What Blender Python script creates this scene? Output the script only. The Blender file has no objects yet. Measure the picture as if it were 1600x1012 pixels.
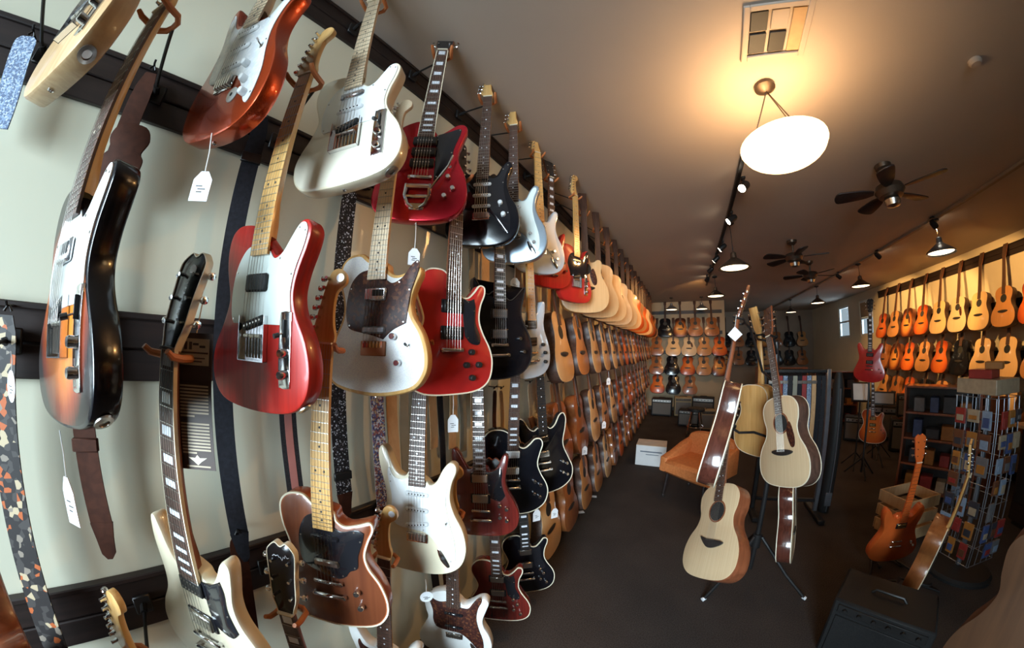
DAY, BOWL, SPOT, SPREAD, EXPO = 120, 13, 58, 80, 0.0
import bpy, math, random
from mathutils import Vector, Matrix

random.seed(11)
SC = bpy.context.scene
COL = SC.collection
PI = math.pi
EYE = 1.62          # eye height above the carpet
XW = -1.0           # face of the long guitar wall
CEIL = 2.93
XR = 4.56           # face of the opposite wall
YB = 8.8            # face of the far wall
YD = 11.6           # the darker room behind

# ------------------------------------------------------------------ camera (fisheye lens)
FPX = 477.6                       # 1600 px wide frame, stereographic lens r = 2 f tan(theta/2)
YAW, PITCH, ROLL = -0.5424, -0.0789, -0.0244

def cam_rot():
    c, s = math.cos(YAW), math.sin(YAW)
    cp, sp = math.cos(PITCH), math.sin(PITCH)
    cr, sr = math.cos(ROLL), math.sin(ROLL)
    base = Matrix(((1, 0, 0), (0, 0, 1), (0, -1, 0)))
    rz = Matrix(((c, -s, 0), (s, c, 0), (0, 0, 1)))
    rx = Matrix(((1, 0, 0), (0, cp, -sp), (0, sp, cp)))
    rr = Matrix(((cr, -sr, 0), (sr, cr, 0), (0, 0, 1)))
    return rr @ rx @ base @ rz    # world direction -> camera axes

RC = cam_rot()

def ray(px, py):
    dx, dy = px - 800, 506 - py
    r = math.hypot(dx, dy) + 1e-9
    th = 2 * math.atan(r / (2 * FPX))
    s = math.sin(th) / r
    return RC.transposed() @ Vector((dx * s, dy * s, -math.cos(th)))

def at(px, py, x=None, y=None, z=None):
    """The place on the plane x=, y= or z= (height above the carpet) seen at a spot of the photo."""
    u = ray(px, py)
    if x is not None: k = x / u.x
    elif y is not None: k = y / u.y
    else: k = (z - EYE) / u.z
    p = u * k
    return Vector((p.x, p.y, p.z + EYE))

def make_camera():
    cd = bpy.data.cameras.new('camera')
    co = bpy.data.objects.new('camera', cd)
    COL.objects.link(co)
    m = RC.transposed().to_4x4()
    m.translation = (0, 0, EYE)
    co.matrix_world = m
    cd.type = 'PANO'
    cd.panorama_type = 'FISHEYE_LENS_POLYNOMIAL'
    cd.sensor_fit = 'HORIZONTAL'
    cd.sensor_width = 36.0
    cd.sensor_height = 36.0 * 1012 / 1600
    cd.fisheye_fov = math.radians(230)
    F = FPX * 36.0 / 1600
    # theta(r) = 2 atan(r / 2F) written as a polynomial by least squares
    n, A, b = 60, [[0] * 4 for _ in range(4)], [0] * 4
    for i in range(1, n + 1):
        r = 21.6 * i / n
        row = [(r / 20) ** k for k in (1, 2, 3, 4)]
        t = 2 * math.atan(r / (2 * F))
        for p in range(4):
            b[p] += row[p] * t
            for q in range(4): A[p][q] += row[p] * row[q]
    for i in range(4):
        pv = max(range(i, 4), key=lambda k: abs(A[k][i]))
        A[i], A[pv], b[i], b[pv] = A[pv], A[i], b[pv], b[i]
        for k in range(i + 1, 4):
            f = A[k][i] / A[i][i]
            b[k] -= f * b[i]
            for q in range(i, 4): A[k][q] -= f * A[i][q]
    k = [0] * 4
    for i in (3, 2, 1, 0):
        k[i] = (b[i] - sum(A[i][q] * k[q] for q in range(i + 1, 4))) / A[i][i]
    cd.fisheye_polynomial_k0 = 0.0
    cd.fisheye_polynomial_k1 = SGN * k[0] / 20
    cd.fisheye_polynomial_k2 = SGN * k[1] / 20 ** 2
    cd.fisheye_polynomial_k3 = SGN * k[2] / 20 ** 3
    cd.fisheye_polynomial_k4 = SGN * k[3] / 20 ** 4
    cd.clip_start = 0.02
    SC.camera = co
SGN = -1

# ------------------------------------------------------------------ objects
def link(name, data, parent=None):
    o = bpy.data.objects.new(name, data)
    COL.objects.link(o)
    if parent is not None: o.parent = parent
    return o

def tag(o, label=None, cat=None, group=None, kind=None):
    if label: o['label'] = label
    if cat: o['category'] = cat
    if group: o['group'] = group
    if kind: o['kind'] = kind
    return o

def thing(name, label, cat, loc=(0, 0, 0), rz=0.0, group=None, mw=None):
    o = link(name, None)
    o.empty_display_size = 0.05
    if mw is not None: o.matrix_world = mw
    else:
        o.location = loc
        o.rotation_euler = (0, 0, rz)
    return tag(o, label, cat, group)

KIDS = {}
def dup(root, mw, label=None, group=None):
    """A copy of a thing, of its parts and of their sub-parts."""
    r = root.copy(); COL.objects.link(r); r.matrix_world = mw
    if label: r['label'] = label
    if group: r['group'] = group
    for ch in list(root.children):
        c = ch.copy(); COL.objects.link(c); c.parent = r
        for g in list(ch.children):
            d = g.copy(); COL.objects.link(d); d.parent = c
    return r

class MB:
    """Collects shapes and links them as one mesh object."""
    def __init__(s): s.v, s.f, s.m = [], [], []
    def add(s, vs, fs, mi=0):
        b = len(s.v); s.v += [tuple(v) for v in vs]
        s.f += [tuple(b + i for i in f) for f in fs]; s.m += [mi] * len(fs)
        return s
    def box(s, c, d, mi=0, rot=None, bev=0.0):
        x, y, z = d[0] / 2, d[1] / 2, d[2] / 2
        if bev <= 0:
            vs = [Vector((i * x, j * y, k * z)) for i in (-1, 1) for j in (-1, 1) for k in (-1, 1)]
            fs = [(0, 1, 3, 2), (4, 6, 7, 5), (0, 4, 5, 1), (2, 3, 7, 6), (0, 2, 6, 4), (1, 5, 7, 3)]
        else:
            b = min(bev, x * .95, y * .95, z * .95); vs = []; fs = []; idx = {}
            def V(sx, sy, sz, ax):
                p = [sx * (x - b), sy * (y - b), sz * (z - b)]
                p[ax] = (x, y, z)[ax] * (sx, sy, sz)[ax]
                k = (sx, sy, sz, ax)
                if k not in idx: idx[k] = len(vs); vs.append(Vector(p))
                return idx[k]
            S = (-1, 1)
            for sx in S:
                q = [V(sx, -1, -1, 0), V(sx, 1, -1, 0), V(sx, 1, 1, 0), V(sx, -1, 1, 0)]; fs.append(q if sx > 0 else q[::-1])
            for sy in S:
                q = [V(-1, sy, -1, 1), V(-1, sy, 1, 1), V(1, sy, 1, 1), V(1, sy, -1, 1)]; fs.append(q if sy > 0 else q[::-1])
            for sz in S:
                q = [V(-1, -1, sz, 2), V(1, -1, sz, 2), V(1, 1, sz, 2), V(-1, 1, sz, 2)]; fs.append(q if sz > 0 else q[::-1])
            for sx in S:
                for sy in S: fs.append([V(sx, sy, -1, 0), V(sx, sy, 1, 0), V(sx, sy, 1, 1), V(sx, sy, -1, 1)][::-(sx * sy)])
                for sz in S: fs.append([V(sx, -1, sz, 0), V(sx, 1, sz, 0), V(sx, 1, sz, 2), V(sx, -1, sz, 2)][::(sx * sz)])
            for sy in S:
                for sz in S: fs.append([V(-1, sy, sz, 1), V(1, sy, sz, 1), V(1, sy, sz, 2), V(-1, sy, sz, 2)][::-(sy * sz)])
            for sx in S:
                for sy in S:
                    for sz in S: fs.append([V(sx, sy, sz, 0), V(sx, sy, sz, 1), V(sx, sy, sz, 2)][::(sx * sy * sz)])
        c = Vector(c)
        return s.add([c + (rot @ v if rot else v) for v in vs], fs, mi)
    def tube(s, pts, r, n=8, mi=0, caps=True, flat=None):
        """A tube along points; r a number or one radius per point."""
        pts = [Vector(p) for p in pts]; rings = []; up = None; k = len(pts)
        for i, p in enumerate(pts):
            t = (pts[min(i + 1, k - 1)] - pts[max(i - 1, 0)]).normalized()
            if up is None: up = Vector((0, 0, 1)) if abs(t.z) < .9 else Vector((0, 1, 0))
            a = t.cross(up)
            if a.length < 1e-6: a = t.cross(Vector((1, .3, 0)))
            a.normalize(); b = a.cross(t).normalized(); up = b
            rr = r[i] if isinstance(r, (list, tuple)) else r
            rings.append([p + a * math.cos(2 * PI * j / n) * rr + b * math.sin(2 * PI * j / n) * rr for j in range(n)])
        return s.rings(rings, mi, caps)
    def rings(s, rings, mi=0, caps=True, mis=None):
        n = len(rings[0]); vs = [v for r in rings for v in r]; base = len(s.v)
        s.v += [tuple(v) for v in vs]
        for i in range(len(rings) - 1):
            for j in range(n):
                a, b = i * n + j, i * n + (j + 1) % n
                s.f.append((base + a, base + b, base + b + n, base + a + n)); s.m.append(mis[i] if mis else mi)
        if caps:
            s.f.append(tuple(base + j for j in range(n - 1, -1, -1))); s.m.append(mis[0] if mis else mi)
            e = base + (len(rings) - 1) * n
            s.f.append(tuple(e + j for j in range(n))); s.m.append(mis[-1] if mis else mi)
        return s
    def lathe(s, prof, c=(0, 0, 0), axis='z', n=24, mi=0, caps=True):
        """prof: (radius, height) pairs turned about an axis through c."""
        c = Vector(c); rings = []
        for r, h in prof:
            q = []
            for j in range(n):
                a = 2 * PI * j / n; x, y = r * math.cos(a), r * math.sin(a)
                q.append(c + (Vector((x, y, h)) if axis == 'z' else Vector((x, h, -y)) if axis == 'y' else Vector((h, x, y))))
            rings.append(q)
        return s.rings(rings, mi, caps)
    def slab(s, pts, y0, y1, bev=.004, mi=0, mside=None):
        """A plate with an outline in x-z, front at y0 and back at y1, edges rounded."""
        nr = normals(pts); t = abs(y1 - y0); b = min(bev, t * .45)
        lv = [(b, y0), (b * .3, y0 + b * .3), (0, y0 + b), (0, y1 - b), (b * .3, y1 - b * .3), (b, y1)] if b > 0 else [(0, y0), (0, y1)]
        rings = [[Vector((p[0] - q[0] * o, y, p[1] - q[1] * o)) for p, q in zip(pts, nr)] for o, y in lv]
        ms = mi if mside is None else mside
        mis = [ms] * (len(rings) - 1) + [ms]
        s.rings(rings, ms, False)
        n = len(pts); e = len(s.v) - n; st = len(s.v) - n * len(rings)
        s.f.append(tuple(st + j for j in range(n - 1, -1, -1))); s.m.append(mi)
        s.f.append(tuple(e + j for j in range(n))); s.m.append(ms)
        return s
    def mesh(s, name, mats, smooth=40):
        me = bpy.data.meshes.new(name)
        me.from_pydata(s.v, [], s.f)
        for m in (mats if isinstance(mats, (list, tuple)) else [mats]): me.materials.append(m)
        me.polygons.foreach_set('material_index', s.m)
        if smooth:
            me.polygons.foreach_set('use_smooth', [True] * len(me.polygons))
            me.set_sharp_from_angle(angle=math.radians(smooth))
        me.update()
        return me
    def build(s, name, mats, parent=None, smooth=40):
        return link(name, s.mesh(name, mats, smooth), parent)

def normals(pts):
    n = len(pts); out = []
    ar = sum(pts[i][0] * pts[(i + 1) % n][1] - pts[(i + 1) % n][0] * pts[i][1] for i in range(n))
    sg = 1 if ar > 0 else -1
    for i in range(n):
        a, b = pts[i - 1], pts[(i + 1) % n]
        dx, dz = b[0] - a[0], b[1] - a[1]; l = math.hypot(dx, dz) or 1
        out.append((sg * dz / l, -sg * dx / l))
    return out

def spline(ctrl, k=5):
    """Closed smooth outline through control points; a third value 1 marks a corner."""
    n = len(ctrl); out = []
    for i in range(n):
        p0, p1, p2, p3 = ctrl[i - 1], ctrl[i], ctrl[(i + 1) % n], ctrl[(i + 2) % n]
        c1, c2 = len(p1) > 2, len(p2) > 2
        for j in range(k):
            t = j / k; o = []
            for a in (0, 1):
                m1 = 0.5 * (p2[a] - p0[a]) if not c1 else (p2[a] - p1[a]) * (.5 if not c2 else 1)
                m2 = 0.5 * (p3[a] - p1[a]) if not c2 else (p2[a] - p1[a]) * (.5 if not c1 else 1)
                h = (2 * t ** 3 - 3 * t * t + 1) * p1[a] + (t ** 3 - 2 * t * t + t) * m1 + (-2 * t ** 3 + 3 * t * t) * p2[a] + (t ** 3 - t * t) * m2
                o.append(h)
            out.append(tuple(o))
    ar = sum(out[i][0] * out[(i + 1) % len(out)][1] - out[(i + 1) % len(out)][0] * out[i][1] for i in range(len(out)))
    return out if ar > 0 else out[::-1]   # counter-clockwise seen from the front (x right, z up)

def pose(x, y, z, a, b=0.0, g=0.0):
    """Matrix of a hanging instrument: nut at x, y, z (z from eye level); a turns its face from +x towards -y."""
    a, b, g = math.radians(a), math.radians(b), math.radians(g)
    n = Vector((math.cos(a), -math.sin(a), 0)); u = Vector((math.sin(a), math.cos(a), 0)); w = Vector((0, 0, 1))
    n, w = math.cos(b) * n + math.sin(b) * w, math.cos(b) * w - math.sin(b) * n
    u, w = math.cos(g) * u + math.sin(g) * w, math.cos(g) * w - math.sin(g) * u
    m = Matrix((u, -n, w)).transposed().to_4x4()
    m.translation = (x, y, z + EYE)
    return m

def frame_of(x, y, z, rz=0.0):
    m = Matrix.Rotation(rz, 4, 'Z'); m.translation = (x, y, z)
    return m
# ------------------------------------------------------------------ materials
def nodes(name):
    m = bpy.data.materials.new(name); m.use_nodes = True
    nt = m.node_tree; bs = nt.nodes['Principled BSDF']
    return m, nt, bs

def N(nt, t, **kw):
    n = nt.nodes.new(t)
    for k, v in kw.items(): setattr(n, k, v)
    return n

def ramp(nt, stops, src=None):
    r = N(nt, 'ShaderNodeValToRGB')
    e = r.color_ramp.elements
    while len(e) < len(stops): e.new(.5)
    for i, (p, c) in enumerate(stops):
        e[i].position = p; e[i].color = (*c, 1) if len(c) == 3 else c
    if src is not None: nt.links.new(src, r.inputs['Fac'])
    return r

def setp(bs, rough=.5, metal=0, coat=0, spec=.5, sheen=0):
    bs.inputs['Roughness'].default_value = rough
    bs.inputs['Metallic'].default_value = metal
    bs.inputs['Coat Weight'].default_value = coat
    bs.inputs['Coat Roughness'].default_value = .06
    bs.inputs['Specular IOR Level'].default_value = spec

def coords(nt, kind='Object', scale=(1, 1, 1)):
    tc = N(nt, 'ShaderNodeTexCoord'); mp = N(nt, 'ShaderNodeMapping')
    mp.inputs['Scale'].default_value = scale
    nt.links.new(tc.outputs[kind], mp.inputs['Vector'])
    return mp.outputs['Vector']

def paint(name, col, rough=.3, coat=0.0, metal=0.0, var=.08, scale=14, spec=.5):
    """A finish with a slight, fine variation of tone."""
    m, nt, bs = nodes(name); setp(bs, rough, metal, coat, spec)
    no = N(nt, 'ShaderNodeTexNoise'); no.inputs['Scale'].default_value = scale; no.inputs['Detail'].default_value = 3
    nt.links.new(coords(nt), no.inputs['Vector'])
    lo = tuple(max(0, c * (1 - var)) for c in col); hi = tuple(min(1, c * (1 + var)) for c in col)
    nt.links.new(ramp(nt, [(.3, lo), (.7, hi)], no.outputs['Fac']).outputs['Color'], bs.inputs['Base Color'])
    return m

def wood(name, c1, c2, rough=.35, coat=.3, stretch=(60, 60, 3), spec=.5):
    """Grain running along z."""
    m, nt, bs = nodes(name); setp(bs, rough, 0, coat, spec)
    no = N(nt, 'ShaderNodeTexNoise'); no.inputs['Scale'].default_value = 1.0; no.inputs['Detail'].default_value = 4
    no.inputs['Distortion'].default_value = .6
    nt.links.new(coords(nt, 'Object', stretch), no.inputs['Vector'])
    nt.links.new(ramp(nt, [(.3, c1), (.7, c2)], no.outputs['Fac']).outputs['Color'], bs.inputs['Base Color'])
    return m

def flakes(name, col, hot, rough=.25):
    m, nt, bs = nodes(name); setp(bs, rough, .7, .5)
    vo = N(nt, 'ShaderNodeTexVoronoi'); vo.inputs['Scale'].default_value = 900
    nt.links.new(coords(nt), vo.inputs['Vector'])
    nt.links.new(ramp(nt, [(0, hot), (.6, col)], vo.outputs['Distance']).outputs['Color'], bs.inputs['Base Color'])
    return m

def burst(name, stops, c=(0, 0, -.62), s=(6.0, 0, 4.6), rough=.3):
    """A sunburst finish: rings of colour about the bridge."""
    m, nt, bs = nodes(name); setp(bs, rough, 0, .25, .35)
    tc = N(nt, 'ShaderNodeTexCoord'); mp = N(nt, 'ShaderNodeMapping')
    mp.vector_type = 'POINT'
    mp.inputs['Location'].default_value = (-c[0] * s[0], 0, -c[2] * s[2]); mp.inputs['Scale'].default_value = s
    nt.links.new(tc.outputs['Object'], mp.inputs['Vector'])
    ln = N(nt, 'ShaderNodeVectorMath', operation='LENGTH'); nt.links.new(mp.outputs['Vector'], ln.inputs[0])
    no = N(nt, 'ShaderNodeTexNoise'); no.inputs['Scale'].default_value = 1
    nt.links.new(coords(nt, 'Object', (90, 5, 4)), no.inputs['Vector'])
    ma = N(nt, 'ShaderNodeMath', operation='MULTIPLY_ADD'); nt.links.new(no.outputs['Fac'], ma.inputs[0])
    ma.inputs[1].default_value = .12; nt.links.new(ln.outputs['Value'], ma.inputs[2])
    nt.links.new(ramp(nt, stops, ma.outputs[0]).outputs['Color'], bs.inputs['Base Color'])
    return m

def speckle(name, stops, scale=60, rough=.5, kind='vor', metal=0.0, sc=(1, 1, 1)):
    m, nt, bs = nodes(name); setp(bs, rough, metal, 0, .3 if rough > .38 else .5)
    t = N(nt, 'ShaderNodeTexVoronoi' if kind == 'vor' else 'ShaderNodeTexNoise'); t.inputs['Scale'].default_value = scale
    nt.links.new(coords(nt, 'Object', sc), t.inputs['Vector'])
    src = t.outputs['Color'] if kind == 'vor' else t.outputs['Fac']
    if kind == 'vor':
        sp = N(nt, 'ShaderNodeSeparateColor'); nt.links.new(src, sp.inputs[0]); src = sp.outputs[0]
    r = ramp(nt, stops, src); r.color_ramp.interpolation = 'CONSTANT' if kind == 'vor' else 'LINEAR'
    nt.links.new(r.outputs['Color'], bs.inputs['Base Color'])
    return m

def glow(name, col, power, base=(.9, .85, .75)):
    m, nt, bs = nodes(name); setp(bs, .4)
    bs.inputs['Base Color'].default_value = (*base, 1)
    bs.inputs['Emission Color'].default_value = (*col, 1); bs.inputs['Emission Strength'].default_value = power
    return m

def glass(name):
    m, nt, bs = nodes(name); nt.nodes.remove(bs)
    tr = N(nt, 'ShaderNodeBsdfTransparent'); tr.inputs[0].default_value = (.93, .96, .95, 1)
    gl = N(nt, 'ShaderNodeBsdfGlossy'); gl.inputs['Roughness'].default_value = .02
    lw = N(nt, 'ShaderNodeLayerWeight'); lw.inputs[0].default_value = .5
    pw = N(nt, 'ShaderNodeMath', operation='POWER'); pw.inputs[1].default_value = 5
    nt.links.new(lw.outputs['Facing'], pw.inputs[0])
    ad = N(nt, 'ShaderNodeMath', operation='ADD'); ad.inputs[1].default_value = .04; nt.links.new(pw.outputs[0], ad.inputs[0])
    mx = N(nt, 'ShaderNodeMixShader')
    nt.links.new(ad.outputs[0], mx.inputs[0]); nt.links.new(tr.outputs[0], mx.inputs[1]); nt.links.new(gl.outputs[0], mx.inputs[2])
    nt.links.new(mx.outputs[0], nt.nodes['Material Output'].inputs['Surface'])
    return m

M = {}
M['cream'] = paint('cream lacquer', (.80, .71, .52), .28, .8, var=.03)
M['blond'] = paint('blond lacquer', (.86, .80, .66), .28, .8, var=.04)
M['white'] = paint('white lacquer', (.84, .84, .82), .25, .9, var=.03)
M['white_fleck'] = speckle('white fleck lacquer', [(0, (.86, .86, .84)), (.75, (.74, .73, .78))], 700, .3)
M['red'] = wood('cherry red stain', (.30, .012, .010), (.50, .022, .014), .32, .15, (70, 70, 3), .35)
M['red_metal'] = flakes('candy red', (.60, .012, .03), (.9, .05, .07))
M['red_flat'] = paint('red lacquer', (.48, .02, .018), .3, .6, var=.1)
M['dark_red'] = wood('dark cherry stain', (.10, .010, .008), (.20, .022, .015), .25, .9)
M['orange_metal'] = flakes('candy tangerine', (.42, .045, .010), (.70, .13, .03))
M['black'] = paint('black lacquer', (.007, .007, .010), .18, .25, var=.1, spec=.4)
M['black_matte'] = paint('black plastic', (.014, .013, .013), .45, var=.15)
M['blue'] = flakes('ice blue metallic', (.42, .52, .62), (.6, .7, .8), .3)
M['blue_white'] = paint('sonic blue lacquer', (.62, .72, .84), .25, .9, var=.03)
M['brown'] = wood('walnut stain', (.13, .032, .012), (.20, .055, .020), .32, .45, (50, 50, 2))
M['brown_side'] = wood('amber mahogany', (.30, .07, .02), (.45, .12, .04), .3, .7, (50, 50, 2))
M['ash'] = wood('natural ash', (.46, .27, .12), (.58, .38, .19), .4, .35, (90, 40, 3))
M['burst'] = burst('three tone sunburst', [(.0, (.75, .27, .035)), (.55, (.62, .16, .02)), (.80, (.22, .03, .008)), (.97, (.012, .008, .008))])
M['maple'] = wood('maple', (.60, .32, .095), (.74, .45, .17), .36, .25, (80, 40, 4))
M['maple_light'] = wood('pale maple', (.74, .56, .36), (.84, .68, .48), .35, .4, (80, 40, 4))
M['rosewood'] = wood('rosewood', (.045, .022, .016), (.11, .055, .038), .45, 0, (160, 60, 6))
M['ebony'] = wood('ebony', (.018, .016, .016), (.035, .030, .028), .35, 0, (160, 60, 6))
M['mahogany'] = wood('mahogany', (.16, .045, .018), (.28, .085, .035), .35, .5, (70, 40, 3))
M['spruce'] = wood('spruce', (.70, .42, .19), (.80, .52, .26), .35, .5, (180, 20, 2))
M['spruce_pale'] = wood('pale spruce', (.62, .43, .25), (.70, .52, .32), .35, .5, (180, 20, 2))
M['cedar'] = wood('cedar', (.45, .19, .06), (.56, .26, .09), .4, .4, (180, 20, 2))
M['amber_top'] = burst('amber burst', [(0, (.72, .34, .08)), (.6, (.55, .20, .04)), (.85, (.22, .05, .012)), (1, (.05, .015, .008))], c=(0, 0, -.64), s=(5.0, 0, 3.8))
M['koa'] = wood('koa', (.26, .08, .022), (.36, .13, .04), .35, .5, (60, 40, 4))
M['orange_burst'] = burst('orange burst', [(0, (.72, .20, .03)), (.7, (.62, .12, .02)), (1, (.30, .04, .01))], c=(0, 0, -.64), s=(4.6, 0, 3.4))
M['chrome'] = paint('chrome', (.78, .78, .80), .12, metal=1.0, var=.04)
M['nickel'] = paint('worn nickel', (.55, .52, .48), .28, metal=1.0, var=.12)
M['gold'] = paint('gold plate', (.75, .52, .22), .25, metal=1.0, var=.08)
M['pg_white'] = paint('white guard plastic', (.86, .89, .90), .25, .3, var=.02)
M['pg_mint'] = paint('mint guard plastic', (.80, .88, .84), .25, .3, var=.02)
M['pg_pearl'] = speckle('pearl guard', [(0, (.74, .77, .80)), (.5, (.80, .82, .83)), (.8, (.85, .86, .86))], 140, .25)
M['pg_black'] = paint('black guard plastic', (.014, .014, .018), .12, .6, var=.1)
M['pg_tort'] = speckle('tortoiseshell guard', [(0, (.04, .012, .010)), (.55, (.075, .022, .014)), (.85, (.13, .045, .02))], 120, .42)
M['pg_red'] = speckle('red tortoiseshell', [(0, (.20, .02, .01)), (.6, (.34, .06, .02))], 140, .25)
M['bind'] = paint('cream binding', (.84, .74, .56), .35, .2, var=.03)
M['pearl'] = paint('pearl inlay', (.82, .84, .90), .2, .5, var=.06, scale=60)
M['ink'] = paint('dark ink', (.02, .02, .02), .6, var=.1)
M['fret'] = M['nickel']
M['pu_cream'] = paint('aged cream plastic', (.78, .74, .66), .35, var=.04)
M['silver_pu'] = paint('brushed pickup cover', (.72, .74, .78), .22, metal=.9, var=.08)
M['copper'] = paint('aged copper plate', (.45, .22, .12), .35, metal=.8, var=.2)
M['prong'] = paint('orange rubber prong', (.50, .16, .05), .5, var=.12)
M['arm'] = paint('black steel', (.02, .018, .018), .4, metal=.3, var=.2)
M['tagw'] = paint('white card', (.86, .87, .90), .7, var=.02)
M['thread'] = paint('white thread', (.8, .8, .78), .8, var=.03)
M['leather'] = wood('brown leather', (.040, .012, .006), (.065, .020, .010), .75, 0, (40, 40, 40), .2)
M['strap_black'] = speckle('black woven strap', [(.3, (.012, .012, .015)), (.7, (.03, .03, .035))], 220, .75, 'noise')
M['strap_navy'] = speckle('dark navy leather', [(.3, (.007, .007, .011)), (.7, (.014, .015, .022))], 90, .7, 'noise')
M['strap_spark'] = speckle('black strap with silver flecks', [(0, (.015, .013, .014)), (.70, (.06, .05, .055)), (.88, (.55, .55, .6))], 260, .4)
M['strap_mosaic'] = speckle('multicolour woven strap', [(0, (.06, .05, .10)), (.25, (.22, .08, .08)), (.45, (.10, .12, .24)), (.65, (.36, .28, .18)), (.8, (.45, .45, .50))], 170, .7)
M['strap_floral'] = speckle('floral strap', [(0, (.022, .018, .018)), (.50, (.055, .048, .046)), (.76, (.46, .11, .03)), (.86, (.50, .40, .26)), (.95, (.25, .21, .17))], 75, .6)
M['strap_blue'] = speckle('blue paisley strap', [(0, (.10, .14, .24)), (.4, (.20, .28, .42)), (.7, (.34, .42, .52)), (.88, (.45, .5, .56))], 260, .7)
M['strap_pink'] = paint('dusty pink webbing', (.42, .17, .15), .7, var=.1)
M['strap_tan'] = wood('tan leather strap', (.52, .30, .14), (.62, .38, .19), .55, 0, (40, 40, 20))
M['strap_cream'] = paint('cream webbing', (.66, .52, .34), .7, var=.08)
M['strap_grey'] = paint('grey green webbing', (.28, .27, .21), .7, var=.08)
M['tweed'] = speckle('tweed', [(.3, (.30, .21, .11)), (.7, (.44, .33, .19))], 300, .8, 'noise')
M['grille'] = speckle('grille cloth', [(.3, (.10, .09, .08)), (.7, (.20, .18, .16))], 400, .8, 'noise')
M['tolex'] = speckle('black vinyl', [(.3, (.010, .010, .011)), (.7, (.022, .021, .021))], 240, .55, 'noise')
M['orange_leather'] = speckle('orange vinyl', [(.3, (.55, .17, .05)), (.7, (.68, .23, .075))], 40, .45, 'noise')
M['carton'] = paint('white carton', (.70, .69, .68), .8, var=.03)
M['carton_top'] = paint('kraft carton', (.66, .56, .44), .8, var=.05)
M['kraft'] = paint('kraft board', (.50, .34, .19), .8, var=.1)
M['pine'] = wood('pine board', (.48, .30, .15), (.60, .40, .22), .5, .1, (30, 30, 2))
M['steel'] = paint('grey steel', (.30, .33, .38), .3, metal=.8, var=.1)
M['dark_wood'] = wood('dark stained board', (.012, .007, .006), (.026, .014, .012), .5, .05, (30, 2, 60))
M['paper'] = paint('printed paper', (.72, .71, .68), .8, var=.04)
M['brass'] = paint('aged bronze', (.10, .07, .05), .4, metal=.7, var=.2)
M['rose_gloss'] = wood('glossy dark rosewood', (.060, .016, .010), (.115, .032, .020), .22, .9, (60, 60, 3))
M['orange_paint'] = paint('bright orange lacquer', (.72, .135, .025), .3, .4, var=.06)
M['brown_dim'] = wood('dull brown mahogany', (.065, .028, .013), (.10, .043, .019), .5, .1, (50, 40, 3))
# ------------------------------------------------------------------ instruments (x to the viewer's right, z up, y away; nut at the origin)
FB = .010      # front of the body behind the fretboard face

def mirror(half):
    """A symmetric outline from its half with x <= 0, listed from the top down."""
    return [(x, z) for x, z in half] + [(-x, z) for x, z in reversed(half) if abs(x) > 1e-6]

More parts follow.
